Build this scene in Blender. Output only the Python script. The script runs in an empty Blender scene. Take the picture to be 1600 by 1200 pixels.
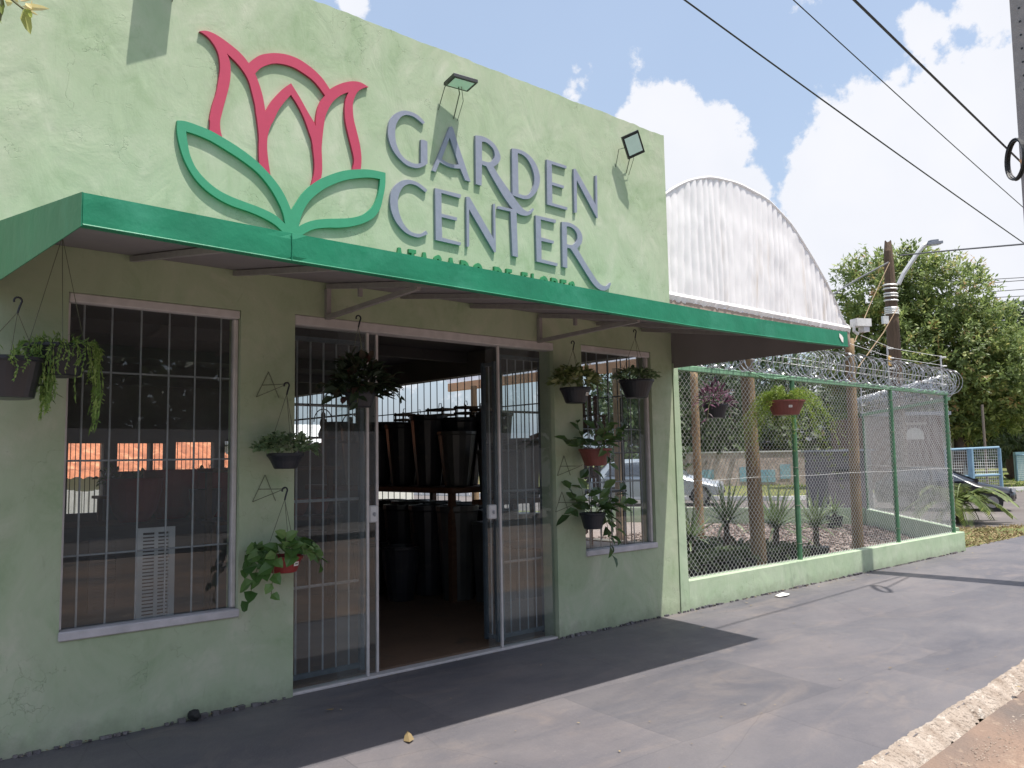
import bpy, bmesh, math, random
import numpy as np
from mathutils import Vector, Matrix, geometry, noise as mn
R_ = random.Random(7)
C = bpy.context.scene.collection
sc = bpy.context.scene
PI = math.pi

# ---------------------------------------------------------------- camera
FPX, YAW, PITCH, ROLL = 1311.2, math.radians(41.7), math.radians(5.2), math.radians(-1.01)
CAM = Vector((0.0, -4.9, 1.425))
_F = Vector((math.sin(YAW)*math.cos(PITCH), math.cos(YAW)*math.cos(PITCH), math.sin(PITCH)))
_R = Vector((math.cos(YAW), -math.sin(YAW), 0)); _U = _R.cross(_F)
RT = math.cos(ROLL)*_R + math.sin(ROLL)*_U
UP = -math.sin(ROLL)*_R + math.cos(ROLL)*_U
cd = bpy.data.cameras.new('camera'); cam = bpy.data.objects.new('camera', cd); C.objects.link(cam)
cd.sensor_width = 36; cd.lens = 36*FPX/1600; cd.clip_start = .05; cd.clip_end = 3000
cam.matrix_world = Matrix(((RT.x, UP.x, -_F.x, CAM.x), (RT.y, UP.y, -_F.y, CAM.y), (RT.z, UP.z, -_F.z, CAM.z), (0, 0, 0, 1)))
sc.camera = cam

def ray(x, y): return RT*((x-800)/FPX) + UP*((600-y)/FPX) + _F
def at(x, y, Y=0.0):            # a measured point on a wall plane Y
    r = ray(x, y); return CAM + r*((Y-CAM.y)/r.y)
def gp(x, y, z=0.0):            # a measured point on the ground plane
    r = ray(x, y); return CAM + r*((z-CAM.z)/r.z)
def dp(x, y, d): return CAM + ray(x, y)*d

# ---------------------------------------------------------------- sky, sun, exposure
SUN = Vector((0.42, -1.0, 3.2)).normalized()
sun_el = math.asin(SUN.z); sun_az = math.atan2(SUN.x, SUN.y)
w = bpy.data.worlds.new('World'); sc.world = w; w.use_nodes = True
nt = w.node_tree; N = nt.nodes; Lk = nt.links; N.clear()
out = N.new('ShaderNodeOutputWorld'); bg = N.new('ShaderNodeBackground'); Lk.new(bg.outputs[0], out.inputs[0])
sky = N.new('ShaderNodeTexSky'); sky.sky_type = 'NISHITA'; sky.sun_disc = False
sky.sun_elevation = sun_el; sky.sun_rotation = sun_az; sky.air_density = 1.15; sky.dust_density = 4.0; sky.ozone_density = 1.6
SKY = 0.15
bg.inputs[1].default_value = SKY
tc = N.new('ShaderNodeTexCoord')
def M(op, a, b=None, c=None, clamp=False):
    n = N.new('ShaderNodeMath'); n.operation = op; n.use_clamp = clamp
    for i, v in enumerate((a, b, c)):
        if v is None: continue
        if isinstance(v, (int, float)): n.inputs[i].default_value = v
        else: Lk.new(v, n.inputs[i])
    return n.outputs[0]
def VM(op, a, b):
    n = N.new('ShaderNodeVectorMath'); n.operation = op
    for i, v in enumerate((a, b)):
        if isinstance(v, (tuple, Vector)): n.inputs[i].default_value = tuple(v)
        else: Lk.new(v, n.inputs[i])
    return n
nrm = N.new('ShaderNodeVectorMath'); nrm.operation = 'NORMALIZE'; Lk.new(tc.outputs['Generated'], nrm.inputs[0])
D_ = nrm.outputs[0]
def nz(scale, detail, rough=.55, dist=0., vec=None):
    n = N.new('ShaderNodeTexNoise'); n.inputs['Scale'].default_value = scale; n.inputs['Detail'].default_value = detail
    n.inputs['Roughness'].default_value = rough; n.inputs['Distortion'].default_value = dist
    Lk.new(vec or D_, n.inputs['Vector']); return n.outputs['Fac']
n_big = nz(2.2, 3.); n_fine = nz(9., 8., .62); n_fine2 = nz(30., 6., .6)
bias = M('MULTIPLY_ADD', n_big, 1.6, -1.02)
blobs = [((1040, 215), .055, 1.), ((1100, 245), .07, 1.), ((1150, 300), .05, .9), ((1350, 330), .12, .95), ((1470, 330), .16, .95), ((1600, 330), .17, .95),
         ((1560, 240), .06, .6), ((1435, 42), .03, .5), ((1590, 0), .06, .6), ((545, 5), .025, .7), ((1480, 460), .16, .8), ((1330, 450), .09, .8)]
for p, r, s in blobs:
    d = ray(*p).normalized()
    dist = VM('DISTANCE', D_, d).outputs['Value']
    f = M('MULTIPLY', M('SUBTRACT', 1., M('DIVIDE', dist, r*1.35), clamp=True), s*1.3, clamp=True)
    bias = M('MAXIMUM', bias, M('SUBTRACT', f, .32))
dens = M('ADD', bias, M('MULTIPLY_ADD', n_fine, 1.9, -.95))
dens = M('ADD', dens, M('MULTIPLY_ADD', n_fine2, .5, -.25))
mask = N.new('ShaderNodeMapRange'); mask.interpolation_type = 'SMOOTHSTEP'; Lk.new(dens, mask.inputs[0])
mask.inputs[1].default_value = -.03; mask.inputs[2].default_value = .13
# cloud brightness: white billows, faint grey folds
fold = M('MULTIPLY_ADD', nz(6., 6., .5), 1.2, -.1, clamp=True)
cr = N.new('ShaderNodeMix'); cr.data_type = 'RGBA'; Lk.new(fold, cr.inputs[0])
CB = 5.4
cr.inputs[6].default_value = (CB*.84, CB*.88, CB*.97, 1); cr.inputs[7].default_value = (CB*1.02, CB*1.02, CB*1.06, 1)
mx = N.new('ShaderNodeMix'); mx.data_type = 'RGBA'; Lk.new(mask.outputs[0], mx.inputs[0])
veil = N.new('ShaderNodeMix'); veil.data_type = 'RGBA'; Lk.new(M('MULTIPLY_ADD', nz(1.4, 4.), .35, .22, clamp=True), veil.inputs[0]); Lk.new(sky.outputs[0], veil.inputs[6]); veil.inputs[7].default_value = (CB*.70, CB*.86, CB*1.10, 1)
Lk.new(veil.outputs[2], mx.inputs[6]); Lk.new(cr.outputs[2], mx.inputs[7]); Lk.new(mx.outputs[2], bg.inputs[0])

sl = bpy.data.lights.new('sun', 'SUN'); sl.energy = 5.0; sl.angle = math.radians(.53); sl.color = (1., .96, .89)
so = bpy.data.objects.new('sun', sl); C.objects.link(so); so.rotation_euler = SUN.to_track_quat('Z', 'Y').to_euler(); so.location = (0, -10, 30)
sc.view_settings.view_transform = 'Standard'; sc.view_settings.look = 'None'; sc.view_settings.gamma = 1
sc.view_settings.exposure = 0.28
sc.render.engine = 'CYCLES'; sc.cycles.max_bounces = 10; sc.cycles.transparent_max_bounces = 24

# ---------------------------------------------------------------- materials
MATS = {}
def newmat(name):
    m = bpy.data.materials.new(name); m.use_nodes = True; t = m.node_tree
    b = t.nodes['Principled BSDF']; MATS[name] = m; return m, t, b
def pm(name, c1, c2=None, scale=6., rough=.7, bump=0., bscale=40., metal=0., stretch=(1, 1, 1), detail=5., spec=.5, contrast=1., wear=None, wscale=3., trans=0.):
    m, t, b = newmat(name); n = t.nodes; l = t.links
    b.inputs['Roughness'].default_value = rough; b.inputs['Metallic'].default_value = metal
    b.inputs['Specular IOR Level'].default_value = spec
    co = n.new('ShaderNodeTexCoord'); mp = n.new('ShaderNodeMapping'); mp.inputs['Scale'].default_value = stretch
    l.new(co.outputs['Object'], mp.inputs[0])
    c2 = c2 or tuple(v*.8 for v in c1)
    no = n.new('ShaderNodeTexNoise'); no.inputs['Scale'].default_value = scale; no.inputs['Detail'].default_value = detail; l.new(mp.outputs[0], no.inputs[0])
    rp = n.new('ShaderNodeValToRGB'); e = rp.color_ramp.elements
    h = .22/contrast; e[0].position = .5-h; e[1].position = .5+h; e[0].color = (*c2, 1); e[1].color = (*c1, 1)
    l.new(no.outputs[0], rp.inputs[0]); col = rp.outputs[0]
    if wear:
        n2 = n.new('ShaderNodeTexNoise'); n2.inputs['Scale'].default_value = wscale; n2.inputs['Detail'].default_value = 8; n2.inputs['Roughness'].default_value = .7
        l.new(mp.outputs[0], n2.inputs[0]); r2 = n.new('ShaderNodeValToRGB'); r2.color_ramp.elements[0].position = .56; r2.color_ramp.elements[1].position = .68
        l.new(n2.outputs[0], r2.inputs[0]); mi = n.new('ShaderNodeMix'); mi.data_type = 'RGBA'; l.new(r2.outputs[0], mi.inputs[0]); l.new(col, mi.inputs[6]); mi.inputs[7].default_value = (*wear, 1); col = mi.outputs[2]
    l.new(col, b.inputs['Base Color'])
    if bump:
        nb = n.new('ShaderNodeTexNoise'); nb.inputs['Scale'].default_value = bscale; nb.inputs['Detail'].default_value = 6; l.new(mp.outputs[0], nb.inputs[0])
        bp = n.new('ShaderNodeBump'); bp.inputs['Strength'].default_value = bump; bp.inputs['Distance'].default_value = .02
        l.new(nb.outputs[0], bp.inputs['Height']); l.new(bp.outputs[0], b.inputs['Normal'])
    if trans:
        tr = n.new('ShaderNodeBsdfTranslucent'); l.new(col, tr.inputs[0]); ms = n.new('ShaderNodeMixShader'); ms.inputs[0].default_value = trans
        l.new(b.outputs[0], ms.inputs[1]); l.new(tr.outputs[0], ms.inputs[2]); l.new(ms.outputs[0], n['Material Output'].inputs[0])
    return m

def stucco(name, base, dark, light):
    m, t, b = newmat(name); n = t.nodes; l = t.links
    b.inputs['Roughness'].default_value = .82; b.inputs['Specular IOR Level'].default_value = .25
    co = n.new('ShaderNodeTexCoord')
    def noi(s, d, r=.6, dist=0., st=None):
        x = n.new('ShaderNodeTexNoise'); x.inputs['Scale'].default_value = s; x.inputs['Detail'].default_value = d; x.inputs['Roughness'].default_value = r; x.inputs['Distortion'].default_value = dist
        if st:
            mp = n.new('ShaderNodeMapping'); mp.inputs['Scale'].default_value = st; mp.inputs['Rotation'].default_value = (0, .5, 0); l.new(co.outputs['Object'], mp.inputs[0]); l.new(mp.outputs[0], x.inputs[0])
        else: l.new(co.outputs['Object'], x.inputs[0])
        return x.outputs[0]
    def mixc(f, a, c):
        mi = n.new('ShaderNodeMix'); mi.data_type = 'RGBA'; l.new(f, mi.inputs[0])
        for i, v in ((6, a), (7, c)):
            if isinstance(v, tuple): mi.inputs[i].default_value = (*v, 1)
            else: l.new(v, mi.inputs[i])
        return mi.outputs[2]
    def ramp(f, a, c):
        r = n.new('ShaderNodeMapRange'); l.new(f, r.inputs[0]); r.inputs[1].default_value = a; r.inputs[2].default_value = c; return r.outputs[0]
    c = mixc(ramp(noi(1.6, 5, .62, 1.2), .35, .66), dark, light)
    c = mixc(ramp(noi(7., 6, .65, .8, (1, 1, .6)), .38, .68), c, base)
    st = ramp(noi(3.2, 8, .75, 2.2, (1.6, 1, .7)), .60, .74)
    st2 = n.new('ShaderNodeMath'); st2.operation = 'MULTIPLY'; l.new(st, st2.inputs[0]); st2.inputs[1].default_value = .55
    c = mixc(st2.outputs[0], c, tuple(v*.68 for v in base))
    # splashed grime along the foot of the wall
    sx = n.new('ShaderNodeSeparateXYZ'); l.new(co.outputs['Object'], sx.inputs[0])
    g = n.new('ShaderNodeMath'); g.operation = 'MULTIPLY_ADD'; l.new(noi(9., 5, .7), g.inputs[0]); g.inputs[1].default_value = -.28; l.new(sx.outputs[2], g.inputs[2])
    gr = n.new('ShaderNodeMapRange'); l.new(g.outputs[0], gr.inputs[0]); gr.inputs[1].default_value = -.02; gr.inputs[2].default_value = -.13; gr.inputs[3].default_value = 0; gr.inputs[4].default_value = .38
    c = mixc(gr.outputs[0], c, (.16, .17, .13))
    BASEC = c
    # trowel relief
    h1 = noi(3.0, 4, .5, .9, (1.3, 1, .8)); h2 = noi(60., 5, .65)
    vo = n.new('ShaderNodeTexVoronoi'); vo.feature = 'DISTANCE_TO_EDGE'; vo.inputs['Scale'].default_value = 2.3
    ds = n.new('ShaderNodeVectorMath'); ds.operation = 'ADD'; nn = n.new('ShaderNodeTexNoise'); nn.inputs['Scale'].default_value = 3.5; nn.inputs['Detail'].default_value = 6; l.new(co.outputs['Object'], nn.inputs[0])
    l.new(nn.outputs['Color'], ds.inputs[0]); l.new(co.outputs['Object'], ds.inputs[1]); l.new(ds.outputs[0], vo.inputs[0])
    ck = ramp(vo.outputs['Distance'], 0., .006)
    gate = ramp(noi(1.9, 3), .50, .60)
    ckm = n.new('ShaderNodeMath'); ckm.operation = 'MULTIPLY'; inv = n.new('ShaderNodeMath'); inv.operation = 'SUBTRACT'; inv.inputs[0].default_value = 1; l.new(ck, inv.inputs[1]); l.new(inv.outputs[0], ckm.inputs[0]); l.new(gate, ckm.inputs[1])
    vp = n.new('ShaderNodeTexVoronoi'); vp.inputs['Scale'].default_value = 5.5; mp_ = n.new('ShaderNodeMapping'); mp_.inputs['Scale'].default_value = (1, 1, 2.6); mp_.inputs['Rotation'].default_value = (0, .45, 0)
    l.new(ds.outputs[0], mp_.inputs[0]); l.new(mp_.outputs[0], vp.inputs[0]); pit = n.new('ShaderNodeMapRange'); l.new(vp.outputs['Distance'], pit.inputs[0]); pit.inputs[1].default_value = .075; pit.inputs[2].default_value = .035
    pg = n.new('ShaderNodeMath'); pg.operation = 'MULTIPLY'; l.new(pit.outputs[0], pg.inputs[0]); l.new(ramp(noi(2.7, 3), .50, .56), pg.inputs[1])
    dk = n.new('ShaderNodeMath'); dk.operation = 'MULTIPLY_ADD'; dk.use_clamp = True; l.new(ckm.outputs[0], dk.inputs[0]); dk.inputs[1].default_value = .45; pm2 = n.new('ShaderNodeMath'); pm2.operation = 'MULTIPLY'; l.new(pg.outputs[0], pm2.inputs[0]); pm2.inputs[1].default_value = .5; l.new(pm2.outputs[0], dk.inputs[2])
    l.new(mixc(dk.outputs[0], BASEC, tuple(v*.45 for v in base)), b.inputs['Base Color'])
    a1 = n.new('ShaderNodeMath'); a1.operation = 'MULTIPLY_ADD'; l.new(h2, a1.inputs[0]); a1.inputs[1].default_value = .10; l.new(h1, a1.inputs[2])
    a2 = n.new('ShaderNodeMath'); a2.operation = 'MULTIPLY_ADD'; l.new(ckm.outputs[0], a2.inputs[0]); a2.inputs[1].default_value = -.30; l.new(a1.outputs[0], a2.inputs[2])
    bp = n.new('ShaderNodeBump'); bp.inputs['Strength'].default_value = .42; bp.inputs['Distance'].default_value = .024; l.new(a2.outputs[0], bp.inputs['Height']); l.new(bp.outputs[0], b.inputs['Normal'])
    return m
stucco('stucco', (.395, .468, .322), (.30, .385, .24), (.49, .52, .40))
stucco('stucco_low', (.39, .49, .335), (.32, .43, .28), (.47, .54, .41))

def glass(name, tint=(.86, .9, .9), rough=.0, ior=1.5, dust=.05):
    m, t, b = newmat(name); n = t.nodes; l = t.links; n.remove(b)
    tr = n.new('ShaderNodeBsdfTransparent'); tr.inputs[0].default_value = (*tint, 1)
    gl = n.new('ShaderNodeBsdfGlossy'); gl.inputs['Roughness'].default_value = rough; gl.inputs[0].default_value = (.9, .93, .95, 1)
    fr = n.new('ShaderNodeFresnel'); fr.inputs[0].default_value = ior
    ge = n.new('ShaderNodeNewGeometry'); mi_ = n.new('ShaderNodeMix'); mi_.data_type = 'FLOAT'
    # both sides of the thin pane reflect alike
    l.new(ge.outputs['Backfacing'], mi_.inputs[0]); l.new(fr.outputs[0], mi_.inputs[2]); mi_.inputs[3].default_value = .09
    mu = n.new('ShaderNodeMath'); mu.operation = 'MULTIPLY'; l.new(mi_.outputs[0], mu.inputs[0]); mu.inputs[1].default_value = 1.7
    ms = n.new('ShaderNodeMixShader'); l.new(mu.outputs[0], ms.inputs[0]); l.new(tr.outputs[0], ms.inputs[1]); l.new(gl.outputs[0], ms.inputs[2])
    df = n.new('ShaderNodeBsdfDiffuse'); df.inputs[0].default_value = (.45, .47, .47, 1)
    no = n.new('ShaderNodeTexNoise'); no.inputs['Scale'].default_value = 3.; no.inputs['Detail'].default_value = 5
    co = n.new('ShaderNodeTexCoord'); l.new(co.outputs['Object'], no.inputs[0])
    m3 = n.new('ShaderNodeMath'); m3.operation = 'MULTIPLY'; l.new(no.outputs[0], m3.inputs[0]); m3.inputs[1].default_value = dust*2
    m2 = n.new('ShaderNodeMixShader'); l.new(m3.outputs[0], m2.inputs[0]); l.new(ms.outputs[0], m2.inputs[1]); l.new(df.outputs[0], m2.inputs[2])
    l.new(m2.outputs[0], n['Material Output'].inputs[0]); return m
glass('glass', dust=.06); glass('car_glass', (.12, .13, .14), .02, 1.6, .02)

def leafmat(name, cols, tr=.35, rough=.5):
    """leaf colours picked by a per-leaf attribute, thin and translucent"""
    m, t, b = newmat(name); n = t.nodes; l = t.links
    a = n.new('ShaderNodeAttribute'); a.attribute_name = 'tone'
    oi = n.new('ShaderNodeObjectInfo'); ad = n.new('ShaderNodeMath'); ad.operation = 'MULTIPLY_ADD'; l.new(oi.outputs['Random'], ad.inputs[0]); ad.inputs[1].default_value = .0; l.new(a.outputs['Fac'], ad.inputs[2])
    rp = n.new('ShaderNodeValToRGB'); els = rp.color_ramp.elements
    while len(els) < len(cols): els.new(.5)
    for i, c in enumerate(cols): els[i].position = c[0]; els[i].color = (*c[1], 1)
    l.new(ad.outputs[0], rp.inputs[0]); l.new(rp.outputs[0], b.inputs['Base Color']); b.inputs['Roughness'].default_value = rough
    ts = n.new('ShaderNodeBsdfTranslucent'); l.new(rp.outputs[0], ts.inputs[0]); ms = n.new('ShaderNodeMixShader'); ms.inputs[0].default_value = tr
    l.new(b.outputs[0], ms.inputs[1]); l.new(ts.outputs[0], ms.inputs[2]); l.new(ms.outputs[0], n['Material Output'].inputs[0]); return m
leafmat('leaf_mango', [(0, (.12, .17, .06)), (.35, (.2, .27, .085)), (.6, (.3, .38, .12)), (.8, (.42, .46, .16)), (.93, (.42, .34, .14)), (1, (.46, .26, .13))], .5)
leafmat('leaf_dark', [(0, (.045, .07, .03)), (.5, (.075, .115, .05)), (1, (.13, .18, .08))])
leafmat('leaf_grey', [(0, (.08, .11, .06)), (.5, (.14, .18, .09)), (1, (.2, .24, .12))])
leafmat('leaf_pothos', [(0, (.05, .12, .03)), (.5, (.10, .2, .05)), (1, (.2, .32, .1))], .3, .35)
leafmat('leaf_big', [(0, (.045, .09, .03)), (.5, (.08, .155, .05)), (1, (.17, .26, .09))], .3, .35)
leafmat('leaf_mint', [(0, (.10, .17, .08)), (.5, (.2, .3, .15)), (1, (.36, .45, .26))], .3)
leafmat('leaf_varieg', [(0, (.10, .16, .05)), (.5, (.24, .3, .12)), (1, (.5, .52, .28))], .3)
leafmat('leaf_purple', [(0, (.04, .015, .03)), (.5, (.10, .03, .07)), (1, (.24, .10, .17))], .3)
leafmat('leaf_red', [(0, (.022, .04, .02)), (.7, (.045, .07, .035)), (.9, (.06, .055, .035)), (1, (.09, .04, .035))], .3)
leafmat('leaf_fern', [(0, (.12, .2, .03)), (.5, (.22, .32, .05)), (1, (.36, .42, .08))], .4)
leafmat('leaf_string', [(0, (.12, .22, .05)), (.5, (.22, .36, .09)), (1, (.42, .56, .18))], .4)
leafmat('leaf_yucca', [(0, (.09, .14, .06)), (.5, (.2, .27, .13)), (1, (.4, .46, .26))], .25, .45)
leafmat('leaf_palm', [(0, (.07, .11, .025)), (.5, (.13, .18, .04)), (1, (.26, .28, .09))], .3)
leafmat('leaf_twig', [(0, (.13, .2, .03)), (.5, (.3, .36, .06)), (1, (.8, .68, .36))], .45)
leafmat('leaf_dry', [(0, (.12, .08, .04)), (.5, (.25, .18, .085)), (1, (.46, .36, .2))], .2, .8)

pm('green_fabric', (.013, .225, .115), (.012, .175, .092), 3.5, .42, .35, 7., spec=.4, detail=8., wear=(.03, .24, .14), wscale=2.2)
pm('fabric_inside', (.25, .225, .235), (.21, .19, .20), 3., .85, .1, 30.)
pm('steel_paint', (.32, .30, .30), (.26, .24, .24), 20., .55)
pm('alu_white', (.62, .58, .58), (.5, .47, .47), 14., .5, .06, 60.)
pm('sill', (.58, .55, .58), (.42, .41, .43), 9., .6, .15, 60.)
pm('bar_grey', (.42, .43, .46), (.3, .31, .34), 30., .45)
pm('bar_dark', (.04, .045, .055), (.03, .03, .04), 20., .5)
pm('gate_steel', (.10, .13, .16), (.07, .09, .11), 20., .45)
pm('letter_grey', (.27, .28, .36), (.235, .245, .32), 30., .42, .04, 90.)
pm('letter_green', (.035, .25, .10), (.03, .22, .09), 30., .45)
pm('logo_red', (.50, .045, .10), (.47, .042, .095), 20., .45, .03, 90.)
pm('logo_green', (.045, .30, .165), (.04, .275, .15), 20., .45, .03, 90.)
pm('black_metal', (.018, .02, .022), (.03, .03, .03), 20., .4)
pm('lamp_body', (.5, .5, .48), (.4, .4, .38), 20., .4)
pm('lens', (.80, .86, .84), (.74, .8, .78), 20., .2)
pm('wire_thin', (.16, .17, .12), (.1, .11, .08), 30., .5)
pm('black_plastic', (.018, .021, .032), (.013, .015, .022), 12., .45, .05, 40.)
pm('red_plastic', (.34, .035, .03), (.26, .03, .028), 12., .4)
pm('terracotta', (.28, .085, .05), (.22, .065, .04), 12., .6)
pm('brown_plastic', (.22, .06, .05), (.17, .05, .04), 12., .5)
pm('sticker', (.82, .80, .76), (.75, .73, .70), 12., .6)
pm('print_dark', (.12, .1, .1), (.09, .08, .08), 12., .6)
pm('soil', (.05, .035, .022), (.03, .02, .015), 50., .95, .5, 90.)
pm('stem', (.14, .16, .06), (.1, .09, .04), 30., .7)
pm('fence_green', (.085, .21, .115), (.065, .17, .09), 25., .45, .05, 60., wear=(.13, .28, .14), wscale=9.)
pm('fence_green_light', (.20, .37, .23), (.16, .31, .19), 25., .45, .05, 60.)
pm('eave_grey', (.42, .33, .27), (.34, .27, .22), 5., .8, .2, 30.)
pm('galvanised', (.88, .88, .86), (.72, .72, .7), 60., .45, metal=.2)
pm('razor', (.60, .61, .63), (.32, .33, .35), 25., .34, metal=.6)
pm('timber_round', (.34, .24, .13), (.17, .11, .065), 7., .8, .5, 30., stretch=(3, 3, .35), wear=(.16, .105, .06), wscale=4.)
pm('timber_dark', (.15, .10, .065), (.085, .055, .035), 9., .85, .6, 30., stretch=(4, 4, .5))
pm('timber_red', (.16, .06, .04), (.10, .035, .025), 9., .6, .3, 40., stretch=(3, 3, .5))
pm('timber_eave', (.72, .46, .28), (.62, .38, .22), 5., .7, .2, 30.)
pm('concrete_pole', (.36, .32, .31), (.28, .25, .25), 12., .85, .4, 60.)
pm('cable_black', (.02, .02, .022), (.03, .03, .03), 20., .55)
pm('cable_far', (.10, .10, .11), (.12, .12, .13), 20., .6)
pm('white_metal', (.72, .72, .73), (.6, .6, .62), 12., .4)
pm('insulator', (.8, .8, .78), (.6, .6, .6), 12., .4)
pm('yellow_plate', (.75, .48, .12), (.65, .4, .1), 12., .5)
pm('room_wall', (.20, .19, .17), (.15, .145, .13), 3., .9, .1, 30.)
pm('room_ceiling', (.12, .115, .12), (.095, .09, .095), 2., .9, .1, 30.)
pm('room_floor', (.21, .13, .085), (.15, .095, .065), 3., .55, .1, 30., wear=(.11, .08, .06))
pm('maroon', (.42, .05, .07), (.32, .04, .055), 5., .6, .1, 20.)
pm('louvre_white', (.82, .84, .88), (.7, .72, .76), 8., .6)
pm('vase_dark', (.022, .024, .032), (.045, .045, .055), 2.5, .30, .05, 20., wear=(.07, .065, .06), wscale=6.)
pm('vase_grey', (.10, .10, .095), (.06, .06, .06), 4., .35, .05, 20.)
pm('table_wood', (.16, .085, .05), (.10, .05, .03), 8., .6, .2, 30., stretch=(.5, 3, 3))
pm('house_wall', (.62, .55, .50), (.5, .44, .4), 2., .9, .1, 20.)
pm('house_white', (.72, .70, .68), (.6, .58, .57), 2., .9, .1, 20.)
pm('tile_orange', (.58, .20, .09), (.32, .11, .055), 5., .85, .4, 30., wear=(.66, .33, .18), wscale=2.5)
pm('roof_grey', (.26, .28, .33), (.18, .2, .24), 1.5, .6, .2, 20., wear=(.12, .12, .14))
pm('brick_dark', (.21, .115, .095), (.12, .075, .07), 2.5, .9, .3, 30., wear=(.30, .2, .16))
pm('block_grey', (.17, .155, .165), (.125, .115, .125), 1.4, .85, .2, 30.)
pm('window_dark', (.03, .035, .04), (.02, .022, .025), 3., .15)
pm('rock_wall', (.58, .47, .42), (.34, .27, .25), 3.2, .95, .6, 14., wear=(.68, .62, .57), wscale=5.)
pm('mural_blue', (.17, .33, .42), (.35, .5, .55), 1.8, .8)
pm('blue_paint', (.24, .38, .48), (.18, .3, .4), 8., .5)
pm('white_paint', (.75, .74, .72), (.6, .59, .57), 8., .7, .1, 50.)
pm('car_black', (.012, .012, .015), (.016, .016, .02), 3., .18)
pm('car_silver', (.42, .45, .48), (.38, .41, .44), 3., .28, metal=.5)
pm('tyre', (.02, .02, .02), (.03, .03, .03), 30., .85)
pm('rim', (.4, .4, .42), (.3, .3, .32), 30., .3, metal=.8)
pm('lamp_clear', (.8, .8, .8), (.6, .6, .6), 12., .1)
pm('bark', (.14, .10, .075), (.07, .05, .04), 8., .9, .7, 25., stretch=(3, 3, .6))
pm('bark_grey', (.24, .2, .17), (.13, .11, .09), 8., .9, .7, 25., stretch=(3, 3, .6))
pm('rust', (.25, .12, .06), (.15, .08, .05), 20., .8)

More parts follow.
